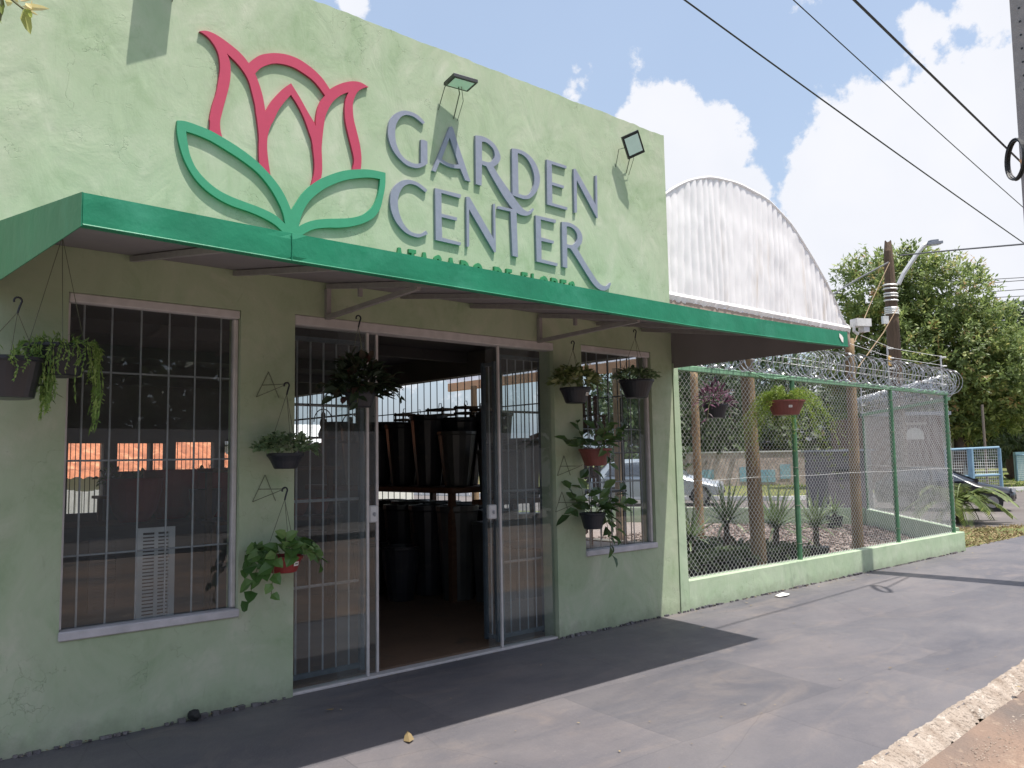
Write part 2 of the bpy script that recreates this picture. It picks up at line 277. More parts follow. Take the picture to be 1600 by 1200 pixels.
# ---------------------------------------------------------------- geometry helpers
V = Vector
class MB:
    def __init__(s): s.v = []; s.f = []; s.t = []; s.tone = None
    def add(s, vs, fs):
        k = len(s.v); s.v.extend([tuple(p) for p in vs]); s.f.extend([tuple(i+k for i in f) for f in fs]); return s
    def box(s, x0, x1, y0, y1, z0, z1):
        return s.add([(x0,y0,z0),(x1,y0,z0),(x1,y1,z0),(x0,y1,z0),(x0,y0,z1),(x1,y0,z1),(x1,y1,z1),(x0,y1,z1)],
                     [(0,3,2,1),(4,5,6,7),(0,1,5,4),(1,2,6,5),(2,3,7,6),(3,0,4,7)])
    def cbox(s, x0, x1, y0, y1, z0, z1, c):
        """box with chamfered long and short edges"""
        c = min(c, (x1-x0)*.45, (y1-y0)*.45, (z1-z0)*.45)
        bm = bmesh.new(); bmesh.ops.create_cube(bm, size=1)
        for v in bm.verts: v.co = V(((x0+x1)/2+v.co.x*(x1-x0), (y0+y1)/2+v.co.y*(y1-y0), (z0+z1)/2+v.co.z*(z1-z0)))
        bmesh.ops.bevel(bm, geom=bm.edges[:], offset=c, segments=1, affect='EDGES')
        bm.verts.index_update(); s.add([v.co for v in bm.verts], [[v.index for v in f.verts] for f in bm.faces]); bm.free(); return s
    def obox(s, c, ax, ay, az):
        c, ax, ay, az = V(c), V(ax), V(ay), V(az)
        ps = [c+i*ax+j*ay+k*az for k in (-1, 1) for i, j in ((-1,-1),(1,-1),(1,1),(-1,1))]
        return s.add(ps, [(0,3,2,1),(4,5,6,7),(0,1,5,4),(1,2,6,5),(2,3,7,6),(3,0,4,7)])
    def tube(s, pts, r, n=6, closed=False, caps=True):
        pts = [V(p) for p in pts]; m = len(pts); rs = r if isinstance(r, (list, tuple)) else [r]*m
        k = len(s.v); prev = None
        for i, p in enumerate(pts):
            if closed: d = pts[(i+1) % m]-pts[i-1]
            else: d = pts[min(i+1, m-1)]-pts[max(i-1, 0)]
            if d.length < 1e-9: d = V((0, 0, 1))
            d.normalize()
            if prev is None:
                a = V((0, 0, 1)) if abs(d.z) < .9 else V((1, 0, 0)); u = d.cross(a).normalized()
            else:
                u = prev-d*prev.dot(d); u = u.normalized() if u.length > 1e-6 else d.orthogonal().normalized()
            prev = u; q = d.cross(u)
            for j in range(n):
                t = 2*PI*j/n; s.v.append(tuple(p+(u*math.cos(t)+q*math.sin(t))*rs[i]))
        for i in range(m if closed else m-1):
            for j in range(n):
                a = k+i*n+j; b = k+i*n+(j+1) % n; c = k+((i+1) % m)*n+(j+1) % n; d = k+((i+1) % m)*n+j
                s.f.append((a, b, c, d))
        if caps and not closed and n > 2:
            s.f.append(tuple(k+j for j in reversed(range(n)))); s.f.append(tuple(k+(m-1)*n+j for j in range(n)))
        return s
    def lathe(s, prof, c=(0, 0, 0), n=20, cap=True):
        c = V(c); k = len(s.v)
        for r, z in prof:
            for j in range(n):
                t = 2*PI*j/n; s.v.append((c.x+r*math.cos(t), c.y+r*math.sin(t), c.z+z))
        for i in range(len(prof)-1):
            for j in range(n): s.f.append((k+i*n+j, k+i*n+(j+1) % n, k+(i+1)*n+(j+1) % n, k+(i+1)*n+j))
        if cap: s.f.append(tuple(k+j for j in reversed(range(n)))); s.f.append(tuple(k+(len(prof)-1)*n+j for j in range(n)))
        return s
    def quad(s, a, b, c, d): return s.add([a, b, c, d], [(0, 1, 2, 3)])
    def leaf(s, p, d, nrm, L, W, tone, fold=.18, droop=.0):
        """pointed leaf: six corners, folded along its rib"""
        p, d = V(p), V(d).normalized(); n = V(nrm); n = (n-d*n.dot(d)); n = n.normalized() if n.length > 1e-4 else d.orthogonal().normalized()
        sd = d.cross(n); k = len(s.v)
        dr = V((0, 0, -droop*L))
        P = [p, p+d*L*.38+sd*W*.5+n*fold*W+dr*.2, p+d*L*.38-sd*W*.5+n*fold*W+dr*.2, p+d*L*.5+dr*.3, p+d*L*.76+sd*W*.33+n*fold*W*.6+dr*.6, p+d*L*.76-sd*W*.33+n*fold*W*.6+dr*.6, p+d*L+dr]
        s.v.extend(tuple(q) for q in P); s.f.extend([(k, k+1, k+3), (k, k+3, k+2), (k+1, k+4, k+3), (k+2, k+3, k+5), (k+3, k+4, k+6), (k+3, k+6, k+5)])
        if s.tone is None: s.tone = []
        s.tone.extend([tone]*6); return s
    def blade(s, p, d, nrm, L, W, tone):
        """cheap four-corner leaf"""
        p, d = V(p), V(d).normalized(); n = V(nrm); sd = d.cross(n); sd = sd.normalized() if sd.length > 1e-4 else d.orthogonal().normalized(); k = len(s.v)
        s.v.extend(tuple(q) for q in (p, p+d*L*.5+sd*W*.5, p+d*L, p+d*L*.5-sd*W*.5)); s.f.extend([(k, k+1, k+2), (k, k+2, k+3)])
        if s.tone is None: s.tone = []
        s.tone.extend([tone]*2); return s
    def build(s, name, mat, parent=None, smooth=False, kind=None, label=None, off=None):
        me = bpy.data.meshes.new(name)
        o3 = V(off) if off is not None else (OFF.get(parent.name, V((0,0,0))) if parent else V((0,0,0)))
        vv = [(a-o3.x, b-o3.y, c-o3.z) for a, b, c in s.v]
        me.from_pydata(vv, [], s.f); me.materials.append(MATS[mat])
        if s.tone is not None:
            a = me.attributes.new('tone', 'FLOAT', 'FACE'); t = list(s.tone)+[.5]*(len(me.polygons)-len(s.tone)); a.data.foreach_set('value', t[:len(me.polygons)])
        if smooth: me.polygons.foreach_set('use_smooth', [True]*len(me.polygons))
        me.update(); o = bpy.data.objects.new(name, me); C.objects.link(o)
        if parent is not None: o.parent = parent; OFF[o.name] = o3
        elif off is not None: o.location = o3; OFF[o.name] = o3
        if kind: o['kind'] = kind
        if label: o['label'] = label
        return o
OFF = {}
def thing(name, label, cat, loc=(0, 0, 0), group=None):
    o = bpy.data.objects.new(name, None); C.objects.link(o); o.location = loc; o.empty_display_size = .2
    o['label'] = label; o['category'] = cat; OFF[o.name] = V(loc)
    if group: o['group'] = group
    return o
def tag(o, label, cat, group=None):
    o['label'] = label; o['category'] = cat
    if group: o['group'] = group
    return o
def inst(src, name, parent, mw=None, loc=None):
    """one more object on a shared mesh, as a child; mw is its matrix in the parent's frame"""
    o = bpy.data.objects.new(name, src); C.objects.link(o); o.parent = parent
    if mw is not None: o.matrix_local = mw
    elif loc is not None: o.location = loc
    return o
def copy_tree(o, parent=None):
    c = o.copy(); C.objects.link(c); c.parent = parent
    if o.name in OFF: OFF[c.name] = OFF[o.name]
    for ch in [x for x in C.objects if x.parent == o]: copy_tree(ch, c)
    return c
def mesh_of(mb, name, mat):
    me = bpy.data.meshes.new(name); me.from_pydata(mb.v, [], mb.f); me.materials.append(MATS[mat])
    if mb.tone is not None:
        a = me.attributes.new('tone', 'FLOAT', 'FACE'); a.data.foreach_set('value', mb.tone)
    me.update(); return me

def crom(pts):
    """pts: (x, y, corner). Catmull-Rom between corners, closed"""
    n = len(pts); res = []
    for i in range(n):
        p1, p2 = pts[i], pts[(i+1) % n]
        p0 = p1 if p1[2] else pts[i-1]; p3 = p2 if p2[2] else pts[(i+2) % n]
        res.append((p1[0], p1[1]))
        if p1[2] and p2[2]: continue
        for k in range(1, 4):
            t = k/4; a = [0, 0]
            for c in (0, 1):
                a[c] = .5*((2*p1[c])+(-p0[c]+p2[c])*t+(2*p0[c]-5*p1[c]+4*p2[c]-p3[c])*t*t+(-p0[c]+3*p1[c]-3*p2[c]+p3[c])*t**3)
            res.append(tuple(a))
    return res
def parse(s, Y):
    """traced outline -> points (X, Z) on the wall"""
    ox = oy = 0; k = 8.; pts = []
    for tk in s.split():
        if tk[0] == '@': a = tk[1:].split(','); ox, oy, k = float(a[0]), float(a[1]), float(a[2]); continue
        c = tk.endswith('!'); x, y = tk.rstrip('!').split(','); p = at(ox+float(x)/k, oy+float(y)/k, Y); pts.append((p.x, p.z, c))
    return crom(pts)
def slab(mb, outer, holes, Y0, Y1):
    """polygon with holes in XZ, given thickness from Y0 (front) to Y1"""
    loops = [outer]+list(holes)
    tri = geometry.tessellate_polygon([[V((x, z, 0)) for x, z in lp] for lp in loops])
    flat = [p for lp in loops for p in lp]; n = len(flat)
    def area(t): (a, b), (c, d), (e, f) = (flat[i] for i in t); return (c-a)*(f-b)-(e-a)*(d-b)
    fr = [t if area(t) > 0 else t[::-1] for t in tri]
    fs = list(fr)+[tuple(i+n for i in t[::-1]) for t in fr]
    k = 0
    for li, lp in enumerate(loops):
        m = len(lp); A = sum(lp[i][0]*lp[(i+1) % m][1]-lp[(i+1) % m][0]*lp[i][1] for i in range(m))
        for i in range(m):
            a, b = k+i, k+(i+1) % m
            q = (a, a+n, b+n, b)
            if (A < 0) == (li == 0): q = q[::-1]
            fs.append(q)
        k += m
    mb.add([(x, Y0, z) for x, z in flat]+[(x, Y1, z) for x, z in flat], fs); return mb
def rect(x0, x1, z0, z1): return [(x0, z0), (x1, z0), (x1, z1), (x0, z1)]
def rnd(a, b): return R_.uniform(a, b)

# ================================================================ SETTING
# ground to the horizon, a little below everything
def ground_mats():
    m, t, b = newmat('land'); n = t.nodes; l = t.links; b.inputs['Roughness'].default_value = .95
    co = n.new('ShaderNodeTexCoord'); a = n.new('ShaderNodeTexNoise'); a.inputs['Scale'].default_value = .35; a.inputs['Detail'].default_value = 8; l.new(co.outputs['Object'], a.inputs[0])
    r = n.new('ShaderNodeValToRGB'); e = r.color_ramp.elements; e[0].position = .38; e[0].color = (.075, .11, .03, 1); e[1].position = .62; e[1].color = (.2, .19, .07, 1); x = e.new(.5); x.color = (.12, .15, .045, 1)
    l.new(a.outputs[0], r.inputs[0]); l.new(r.outputs[0], b.inputs['Base Color'])
    # painted pavement: dark grey coat, worn paler and browner in patches
    m, t, b = newmat('pavement_paint'); n = t.nodes; l = t.links; b.inputs['Roughness'].default_value = .62; b.inputs['Specular IOR Level'].default_value = .4
    co = n.new('ShaderNodeTexCoord')
    def noi(s, d, rg=.6, st=(1, 1, 1), dist=0.):
        mp = n.new('ShaderNodeMapping'); mp.inputs['Scale'].default_value = st; l.new(co.outputs['Object'], mp.inputs[0])
        x = n.new('ShaderNodeTexNoise'); x.inputs['Scale'].default_value = s; x.inputs['Detail'].default_value = d; x.inputs['Roughness'].default_value = rg; x.inputs['Distortion'].default_value = dist; l.new(mp.outputs[0], x.inputs[0]); return x.outputs[0]
    def mr(f, a, c, lo=0, hi=1):
        r = n.new('ShaderNodeMapRange'); l.new(f, r.inputs[0]); r.inputs[1].default_value = a; r.inputs[2].default_value = c; r.inputs[3].default_value = lo; r.inputs[4].default_value = hi; return r.outputs[0]
    def mixc(f, a, c):
        mi = n.new('ShaderNodeMix'); mi.data_type = 'RGBA'; l.new(f, mi.inputs[0])
        for i, v in ((6, a), (7, c)):
            if isinstance(v, tuple): mi.inputs[i].default_value = (*v, 1)
            else: l.new(v, mi.inputs[i])
        return mi.outputs[2]
    c = mixc(mr(noi(.9, 6, .6, (.7, 1.3, 1), .6), .36, .66), (.098, .096, .110), (.152, .142, .148))
    c = mixc(mr(noi(1.7, 7, .7, (.5, 1.2, 1), 1.2), .52, .72, 0, .75), c, (.19, .165, .155))
    c = mixc(mr(noi(2.6, 5, .6, (.35, 1.8, 1), .3), .56, .66, 0, .55), c, (.10, .10, .116))
    c = mixc(mr(noi(120., 3, .7), .62, .74, 0, .5), c, (.30, .27, .25))
    c = mixc(mr(noi(45., 4, .8), .68, .76, 0, .7), c, (.42, .38, .34))
    c = mixc(mr(noi(14., 6, .75), .62, .70, 0, .5), c, (.09, .09, .10))
    # faint slab bays under the paint, each worn a little differently, with hairline joints
    mpb = n.new('ShaderNodeMapping'); mpb.inputs['Rotation'].default_value = (0, 0, .03); l.new(co.outputs['Object'], mpb.inputs[0])
    dsn = n.new('ShaderNodeTexNoise'); dsn.inputs['Scale'].default_value = 2.; dsn.inputs['Detail'].default_value = 6; l.new(co.outputs['Object'], dsn.inputs[0])
    va = n.new('ShaderNodeVectorMath'); va.operation = 'MULTIPLY_ADD'; l.new(dsn.outputs['Color'], va.inputs[0]); va.inputs[1].default_value = (.09, .09, 0); l.new(mpb.outputs[0], va.inputs[2])
    bk = n.new('ShaderNodeTexBrick'); bk.inputs['Scale'].default_value = 1.; bk.inputs['Brick Width'].default_value = 1.55; bk.inputs['Row Height'].default_value = .92; bk.inputs['Mortar Size'].default_value = .0035; bk.inputs['Mortar Smooth'].default_value = .6
    bk.inputs['Color1'].default_value = (.84, .84, .86, 1); bk.inputs['Color2'].default_value = (1.14, 1.10, 1.08, 1); bk.inputs['Mortar'].default_value = (.62, .62, .64, 1); l.new(va.outputs[0], bk.inputs['Vector'])
    mub = n.new('ShaderNodeMix'); mub.data_type = 'RGBA'; mub.blend_type = 'MULTIPLY'; l.new(mr(noi(1.1, 4), .35, .6, .25, .95), mub.inputs[0]); l.new(c, mub.inputs[6]); l.new(bk.outputs['Color'], mub.inputs[7]); c = mub.outputs[2]
    vc = n.new('ShaderNodeTexVoronoi'); vc.feature = 'DISTANCE_TO_EDGE'; vc.inputs['Scale'].default_value = .55; l.new(va.outputs[0], vc.inputs['Vector'])
    c = mixc(mr(vc.outputs['Distance'], .0025, .0, 0, .28), c, (.045, .043, .045))
    c = mixc(mr(noi(260., 2, .8), .60, .72, 0, .45), c, (.24, .22, .21)); c = mixc(mr(noi(200., 2, .8, (1, 1.1, 1)), .62, .74, 0, .6), c, (.05, .05, .055))
    l.new(c, b.inputs['Base Color'])
    h = n.new('ShaderNodeMath'); h.operation = 'MULTIPLY_ADD'; l.new(noi(90., 5, .7), h.inputs[0]); h.inputs[1].default_value = .4; l.new(noi(6., 5, .6), h.inputs[2])
    bp = n.new('ShaderNodeBump'); bp.inputs['Strength'].default_value = .5; bp.inputs['Distance'].default_value = .012; l.new(h.outputs[0], bp.inputs['Height']); l.new(bp.outputs[0], b.inputs['Normal'])
    l.new(mr(noi(3., 5), .3, .7, .5, .75), b.inputs['Roughness'])
ground_mats()
pm('road_dirt', (.27, .18, .13), (.125, .105, .095), 1.1, .95, .8, 35., wear=(.36, .27, .2), wscale=5., contrast=1.3)
pm('asphalt', (.155, .135, .125), (.115, .10, .095), .8, .9, .3, 90., wear=(.19, .165, .15), wscale=.6)
pm('kerb_stone', (.46, .39, .33), (.28, .22, .175), 7., .95, 1., 60., wear=(.58, .53, .47), wscale=9.)
pm('gravel', (.34, .27, .24), (.16, .125, .11), 16., .95, 1., 30., wear=(.5, .42, .37), wscale=30.)
pm('grass_ground', (.16, .17, .05), (.09, .11, .03), 2., .95, .6, 40., wear=(.34, .25, .11), wscale=2.)
pm('paving_far', (.44, .34, .30), (.34, .26, .23), 2., .9, .2, 30.)
pm('path_pale', (.55, .5, .44), (.4, .36, .31), 9., .9, .4, 30.)

def struct(o): o['kind'] = 'structure'; return o
g = MB(); g.quad((-900, -900, -.42), (1800, -900, -.42), (1800, 1800, -.42), (-900, 1800, -.42)); struct(g.build('ground', 'land'))
# pavement, falling gently to the kerb
def kerbY(x): return -3.01+.051*x if x < 12 else -2.4
g = MB(); nx = 120; xs = [-7+i*(45-(-7))/nx for i in range(nx+1)]; ys = [0, .12, .3, .55, .8, 1.]
k = []
for x in xs:
    kb = kerbY(x)
    for y in ys:
        yy = .14+(kb-.14)*y
        z = .05*min(yy, 0)+.004*mn.noise(V((x*.8, yy*.8, 0)))
        g.v.append((x, yy, z-.001))
m_ = len(ys)
for i in range(nx):
    for j in range(m_-1): a = i*m_+j; g.f.append((a, a+1, a+m_+1, a+m_))
struct(g.build('pavement', 'pavement_paint', smooth=True))
# crumbling kerb edge
g = MB(); prof = 16; kx = [-7+.12*i for i in range(80)]; kx = [x for x in kx if x < 2.4]+[2.4+.006*i for i in range(1300)]+[10.2+.15*i for i in range(233)]
for x in kx:
    kb = kerbY(x)+.018*mn.noise(V((x*3, 0, 0)))+.014*mn.noise(V((x*14, 3, 0)))
    zt = .05*kb
    wd = .12+.06*mn.noise(V((x*2.2, 5, 0)))+.03*mn.noise(V((x*11, 8, 0)))
    for j in range(prof):
        t = j/(prof-1); yy = kb+.03-wd*t*1.25; zz = zt+.005-.105*max(0, t-.12)**1.25
        a_ = min(1, t*5); q_ = V((x*26, yy*26, 2)); r1 = mn.noise(q_); r2 = mn.noise(q_*2.7); r0 = mn.noise(V((x*7, yy*7, 9)))
        zz += a_*(.012*r0+.012*abs(r1)+.006*r2); yy += .008*mn.noise(V((x*33, t*9, 7)))
        g.v.append((x, yy, zz))
for i in range(len(kx)-1):
    for j in range(prof-1): a = i*prof+j; g.f.append((a, a+1, a+prof+1, a+prof))
struct(g.build('kerb', 'kerb_stone'))
# road in front
g = MB(); ny = 14
for i in range(nx+1):
    x = xs[i]
    for j in range(ny+1):
        y = kerbY(x)-.12-(j/ny)**1.6*8.6; g.v.append((x, y, -.226-.012*(j/ny)+.012*mn.noise(V((x*1.3, y*1.3, 3)))+(.02 if j == 0 else 0)))
for i in range(nx):
    for j in range(ny): a = i*(ny+1)+j; g.f.append((a, a+1, a+ny+2, a+ny+1))
struct(g.build('road', 'road_dirt', smooth=True))
# far pavement on the other side of the road, with a wall and trees that the panes mirror
g = MB(); g.box(-20, 45, -14.5, -11.6, -.4, -.12); struct(g.build('opposite_pavement', 'asphalt'))

def sheet(name, pts, z, mat):
    tri = geometry.tessellate_polygon([[V((x, y, 0)) for x, y in pts]]); g = MB()
    fs = [t if ((V((*pts[t[1]], 0))-V((*pts[t[0]], 0))).cross(V((*pts[t[2]], 0))-V((*pts[t[0]], 0)))).z > 0 else t[::-1] for t in tri]
    g.add([(x, y, z) for x, y in pts], fs); return struct(g.build(name, mat))
# verge, cross road, far verges
near = [(30, -2.4), (24, -1.6), (20.5, .1), (18.4, .85), (17.2, 1.35), (16.95, 2.2), (17.6, 3.6), (18.0, 6), (17.2, 9), (16, 14), (14, 22), (12, 34), (10, 60)]
far = [(60, -6), (45, -1.5), (38, 4.1), (34, 6.2), (28.5, 7.6), (24.5, 9.5), (23, 13), (22, 21), (20, 34), (18, 60)]
sheet('verge', [(13.0, .13), (30, .13), (30, -2.4)]+near[1:]+[(6.4, 60), (6.4, 9.2), (13.0, 9.2)], -.012, 'grass_ground')
sheet('cross_road', near+far[::-1], -.020, 'asphalt')
sheet('far_verge', far+[(150, 160), (150, -30)], -.006, 'grass_ground')
# the far kerb, painted pale in stretches, with a red earth path behind
for i in range(len(far)-1):
    a, b = V((*far[i], 0)), V((*far[i+1], 0)); d = (b-a).normalized(); nn = V((-d.y, d.x, 0)); nn = -nn if nn.x < 0 else nn
g = MB()
for i in range(1, len(far)-2):
    a, b = V((*far[i], 0)), V((*far[i+1], 0)); L = (b-a).length; d = (b-a)/L; nn = V((d.y, -d.x, 0)); nn = -nn if nn.x < 0 else nn
    s_ = 0
    while s_ < L-.3:
        e_ = min(L, s_+rnd(1.2, 2.2)); c = a+d*(s_+e_)/2+nn*.1+V((0, 0, .04)); g.obox(c, d*(e_-s_-.03)/2, nn*.09, V((0, 0, .085))); s_ = e_
struct(g.build('far_kerb', 'white_paint'))
g = MB()
for i in range(1, len(far)-2):
    a, b = V((*far[i], 0)), V((*far[i+1], 0)); d = (b-a).normalized(); nn = V((d.y, -d.x, 0)); nn = -nn if nn.x < 0 else nn
    g.quad(a+nn*.25+V((0, 0, .01)), b+nn*.25+V((0, 0, .01)), b+nn*1.6+V((0, 0, .01)), a+nn*1.6+V((0, 0, .01)))
struct(g.build('far_footpath', 'paving_far'))
# yard behind the mesh
CN = V((13.12, .065, 0)); SE = V((16.75, 3.15, 0)); BK = [V((15.75, 4.6, 0)), V((14.95, 6.6, 0)), V((13.6, 9.2, 0))]
sheet('yard_gravel', [(6.45, .1), (13.0, .1), (SE.x, SE.y), *[(p.x, p.y) for p in BK], (6.45, 9.2)], .012, 'gravel')

# ================================================================ THE SHOP
T = .17
shop = thing('garden_shop', 'light green rendered garden shop with a parapet wall, barred windows and glass doors', 'shop', (0, 0, 0))
W1 = (1.187, 2.150, .551, 2.372); DR = (2.510, 4.828, -.02, 2.385); W3 = (5.160, 6.085, .638, 2.400)
XE = 6.40; ZT = 4.545
top = []
x = XE
while x > -1.6:
    top.append((x, ZT+.012*mn.noise(V((x*3, 0, 0)))+.010*mn.noise(V((x*13, 4, 0)))+(.0 if x > XE-.02 else 0))); x -= .045
outer = [(-1.6, -.05), (DR[0], -.05), (DR[0], DR[3]), (DR[1], DR[3]), (DR[1], -.05), (XE, -.05)]+top
mb = MB(); slab(mb, outer, [rect(*W1), rect(*W3)], 0, T); mb.build('front_wall', 'stucco', shop)
# pier between the shop and the yard
mb = MB(); mb.add([(6.402, -.012, -.05), (6.535, -.012, -.05), (6.475, -.012, 2.315), (6.402, -.012, 2.315), (6.402, .16, -.05), (6.535, .16, -.05), (6.475, .16, 2.315), (6.402, .16, 2.315)],
                 [(0,1,2,3),(1,5,6,2),(5,4,7,6),(4,0,3,7),(3,2,6,7),(0,4,5,1)]); mb.build('pier', 'stucco_low', shop)
# room: floor, ceiling, back wall with openings, side wall with the barred opening
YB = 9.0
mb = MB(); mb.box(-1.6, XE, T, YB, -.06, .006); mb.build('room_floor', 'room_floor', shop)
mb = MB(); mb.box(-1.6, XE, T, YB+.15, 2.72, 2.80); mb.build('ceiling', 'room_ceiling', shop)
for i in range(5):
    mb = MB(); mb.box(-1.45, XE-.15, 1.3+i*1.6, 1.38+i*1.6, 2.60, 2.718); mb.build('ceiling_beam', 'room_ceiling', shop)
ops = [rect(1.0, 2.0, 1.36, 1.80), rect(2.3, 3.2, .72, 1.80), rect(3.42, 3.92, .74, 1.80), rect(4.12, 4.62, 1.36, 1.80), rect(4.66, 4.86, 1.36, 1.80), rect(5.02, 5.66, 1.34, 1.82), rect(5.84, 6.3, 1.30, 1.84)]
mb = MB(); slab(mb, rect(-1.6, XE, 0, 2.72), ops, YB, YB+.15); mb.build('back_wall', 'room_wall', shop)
bm_bar = MB(); bm_bar.tube([(0, 0, 0), (0, 0, 1)], .007, 4)
bar_dark = mesh_of(bm_bar, 'bar', 'bar_dark'); bar_grey = mesh_of(bm_bar, 'bar', 'bar_grey')
b6 = MB(); b6.tube([(0, 0, 0), (0, 0, 1)], .0055, 6); bar_win = mesh_of(b6, 'bar', 'bar_grey')
def bar(parent, p, q, me, sc_=1., off=(0, 0, 0)):
    p, q = V(p)-V(off), V(q)-V(off); d = q-p
    m = Matrix.Translation(p) @ d.to_track_quat('Z', 'Y').to_matrix().to_4x4() @ Matrix.Diagonal((sc_, sc_, d.length, 1))
    return inst(me, 'bar', parent, m)
for o_ in ops:                                                      # thin railings in each far opening, one mesh each
    x0, x1, z0, z1 = o_[0][0], o_[1][0], o_[0][1], o_[2][1]
    mb = MB(); x = x0+.05
    while x < x1: mb.tube([(x, YB+.07, z0), (x, YB+.07, z1)], .006, 4); x += .07
    mb.build('railing', 'bar_dark', shop, kind='stuff')
# side wall X = XE with openings to the yard
side = MB()
def slabX(mb, outer, holes, X0, X1):
    t = MB(); slab(t, outer, holes, X0, X1); mb.add([(v[1], v[0], v[2]) for v in t.v], [f[::-1] for f in t.f])
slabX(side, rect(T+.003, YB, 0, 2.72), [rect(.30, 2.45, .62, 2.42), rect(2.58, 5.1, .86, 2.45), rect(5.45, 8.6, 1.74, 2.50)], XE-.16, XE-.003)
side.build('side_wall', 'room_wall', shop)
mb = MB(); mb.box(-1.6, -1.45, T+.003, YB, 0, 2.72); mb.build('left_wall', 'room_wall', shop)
# flat roof edge behind the parapet
mb = MB(); mb.box(-1.6, XE-.004, T+.004, YB+.15, 2.803, 3.0); mb.build('roof_slab', 'block_grey', shop)
for y0, y1, z0, z1, st in ((.30, 2.45, .62, 2.42, .13), (2.58, 5.1, .86, 2.45, .14), (5.45, 8.6, 1.74, 2.5, .15)):
    y = y0+.06
    while y < y1-.02: bar(shop, (XE-.08, y, z0), (XE-.08, y, z1), bar_dark); y += st
    for zz in (z0+.45*(z1-z0)+.05, z1-.38): bar(shop, (XE-.085, y0, zz), (XE-.085, y1, zz), bar_dark)

# window 1 and window 3: alu head rail, side frame, sill, pane, bars
def window(x0, x1, z0, z1, xs, zs, lab):
    wd = MB()
    wd.cbox(x0+.002, x1-.002, .006, .075, z1-.052, z1-.001, .006)
    fr = wd.build('head_rail', 'alu_white', shop); 
    mb = MB(); mb.cbox(x1-.030, x1-.002, .03, .075, z0+.03, z1-.054, .004); mb.build('side_frame', 'alu_white', shop); mb = MB(); mb.cbox(x0+.002, x0+.018, .03, .075, z0+.03, z1-.054, .004); mb.build('side_frame', 'alu_white', shop)
    mb = MB(); mb.cbox(x0-.004, x1+.004, -.018, .085, z0-.022, z0+.026, .006); mb.build('sill', 'sill', shop)
    mb = MB(); mb.quad((x0+.018, .055, z0+.026), (x1-.03, .055, z0+.026), (x1-.03, .055, z1-.05), (x0+.018, .055, z1-.05)); mb.build('pane', 'glass', shop)
    for xx in xs: bar(shop, (xx, .12, z0+.01), (xx, .12, z1-.01), bar_win)
    for zz in zs: bar(shop, (x0+.01, .126, zz), (x1-.01, .126, zz), bar_win)
def xat(px, py, Y): return at(px, py, Y).x
window(*W1, [xat(p, 560, .12) for p in (130, 174, 220, 264, 305, 345)], [at(250, 586, .12).z, at(200, 719, .12).z, at(250, 858, .12).z], '')
window(*W3, [xat(p, 800, .12) for p in (922, 938, 956, 976, 990, 1004)], [at(975, 671, .12).z, at(975, 752, .12).z, at(975, 592, .12).z], '')
# doors: head rail, fixed panes, sliding panes with locks, threshold track
x0, x1, z0, z1 = DR
mb = MB(); mb.cbox(x0+.002, x1-.002, -.006, .11, z1-.066, z1-.001, .006); mb.build('head_rail', 'alu_white', shop)
mb = MB(); mb.cbox(x0+.002, x1-.002, .01, .095, -.004, .014, .003); mb.build('door_track', 'alu_white', shop)
def gdoor(name, xa, xb, Y, edges, lock=None, locky=1.05):
    d = MB(); d.quad((xa, Y, .015), (xb, Y, .015), (xb, Y, z1-.068), (xa, Y, z1-.068)); p = d.build(name, 'glass', shop)
    for e in edges:
        m = MB(); m.box(e-.009, e+.009, Y-.008, Y+.008, .016, z1-.069); m.build('edge_strip', 'alu_white', p)
    if lock:
        m = MB(); m.cbox(lock[0], lock[1], Y-.022, Y+.022, lock[2], lock[3], .008); lk = m.build('lock', 'white_metal', p)
        m = MB(); m.lathe([(.013, 0), (.013, .004)], ((0, 0, 0)), 10)
        m.v = [((lock[0]+lock[1])/2+a, Y-.0225-c, (lock[2]+lock[3])/2+b) for a, b, c in m.v]; m.box((lock[0]+lock[1])/2-.006, (lock[0]+lock[1])/2+.006, Y-.034, Y-.028, (lock[2]+lock[3])/2-.016, (lock[2]+lock[3])/2+.01)
        m.build('keyhole', 'bar_grey', p)
gdoor('fixed_pane', x0+.01, 3.075, .035, [3.068])
gdoor('sliding_door', x0+.35, 3.175, .072, [3.166], (3.096, 3.166, 1.02, 1.135))
gdoor('sliding_door', 4.155, 4.62, .072, [], (4.16, 4.235, .98, 1.09))
gdoor('fixed_pane', 4.243, x1-.01, .035, [4.252])
# door reveal strip on the right
# folding security gate leaves behind the panes
def gate(xa, xb, Y, zt, n, parent=shop):
    m = MB()
    for xx in (xa, xb): m.box(xx-.016, xx+.016, Y-.016, Y+.016, .02, zt)
    for zz in (.055, zt-.016): m.box(xa+.016, xb-.016, Y-.012, Y+.012, zz-.016, zz+.016)
    gt = m.build('security_gate', 'gate_steel', parent)
    for i in range(n):
        xx = xa+(xb-xa)*(i+1)/(n+1); bar(gt, (xx, Y, .06), (xx, Y, zt-.03), bar_grey)
    for zz in (.62, 1.18, 1.82): bar(gt, (xa, Y+.01, zz), (xb, Y+.01, zz), bar_grey, 1.4)
gate(2.53, 3.12, .20, 2.28, 5); gate(4.40, 4.86, .20, 2.28, 4)
# a gate leaf folded inward at the right jamb of the opening
m = MB()
for yy in (.20, .34): m.box(4.34, 4.37, yy-.014, yy+.014, .02, 2.22)
for zz in (.05, 2.20, 1.0): m.box(4.342, 4.368, .214, .326, zz-.014, zz+.014)
gt = m.build('security_gate', 'gate_steel', shop)
bar(gt, (4.355, .27, .06), (4.355, .27, 2.2), bar_grey)

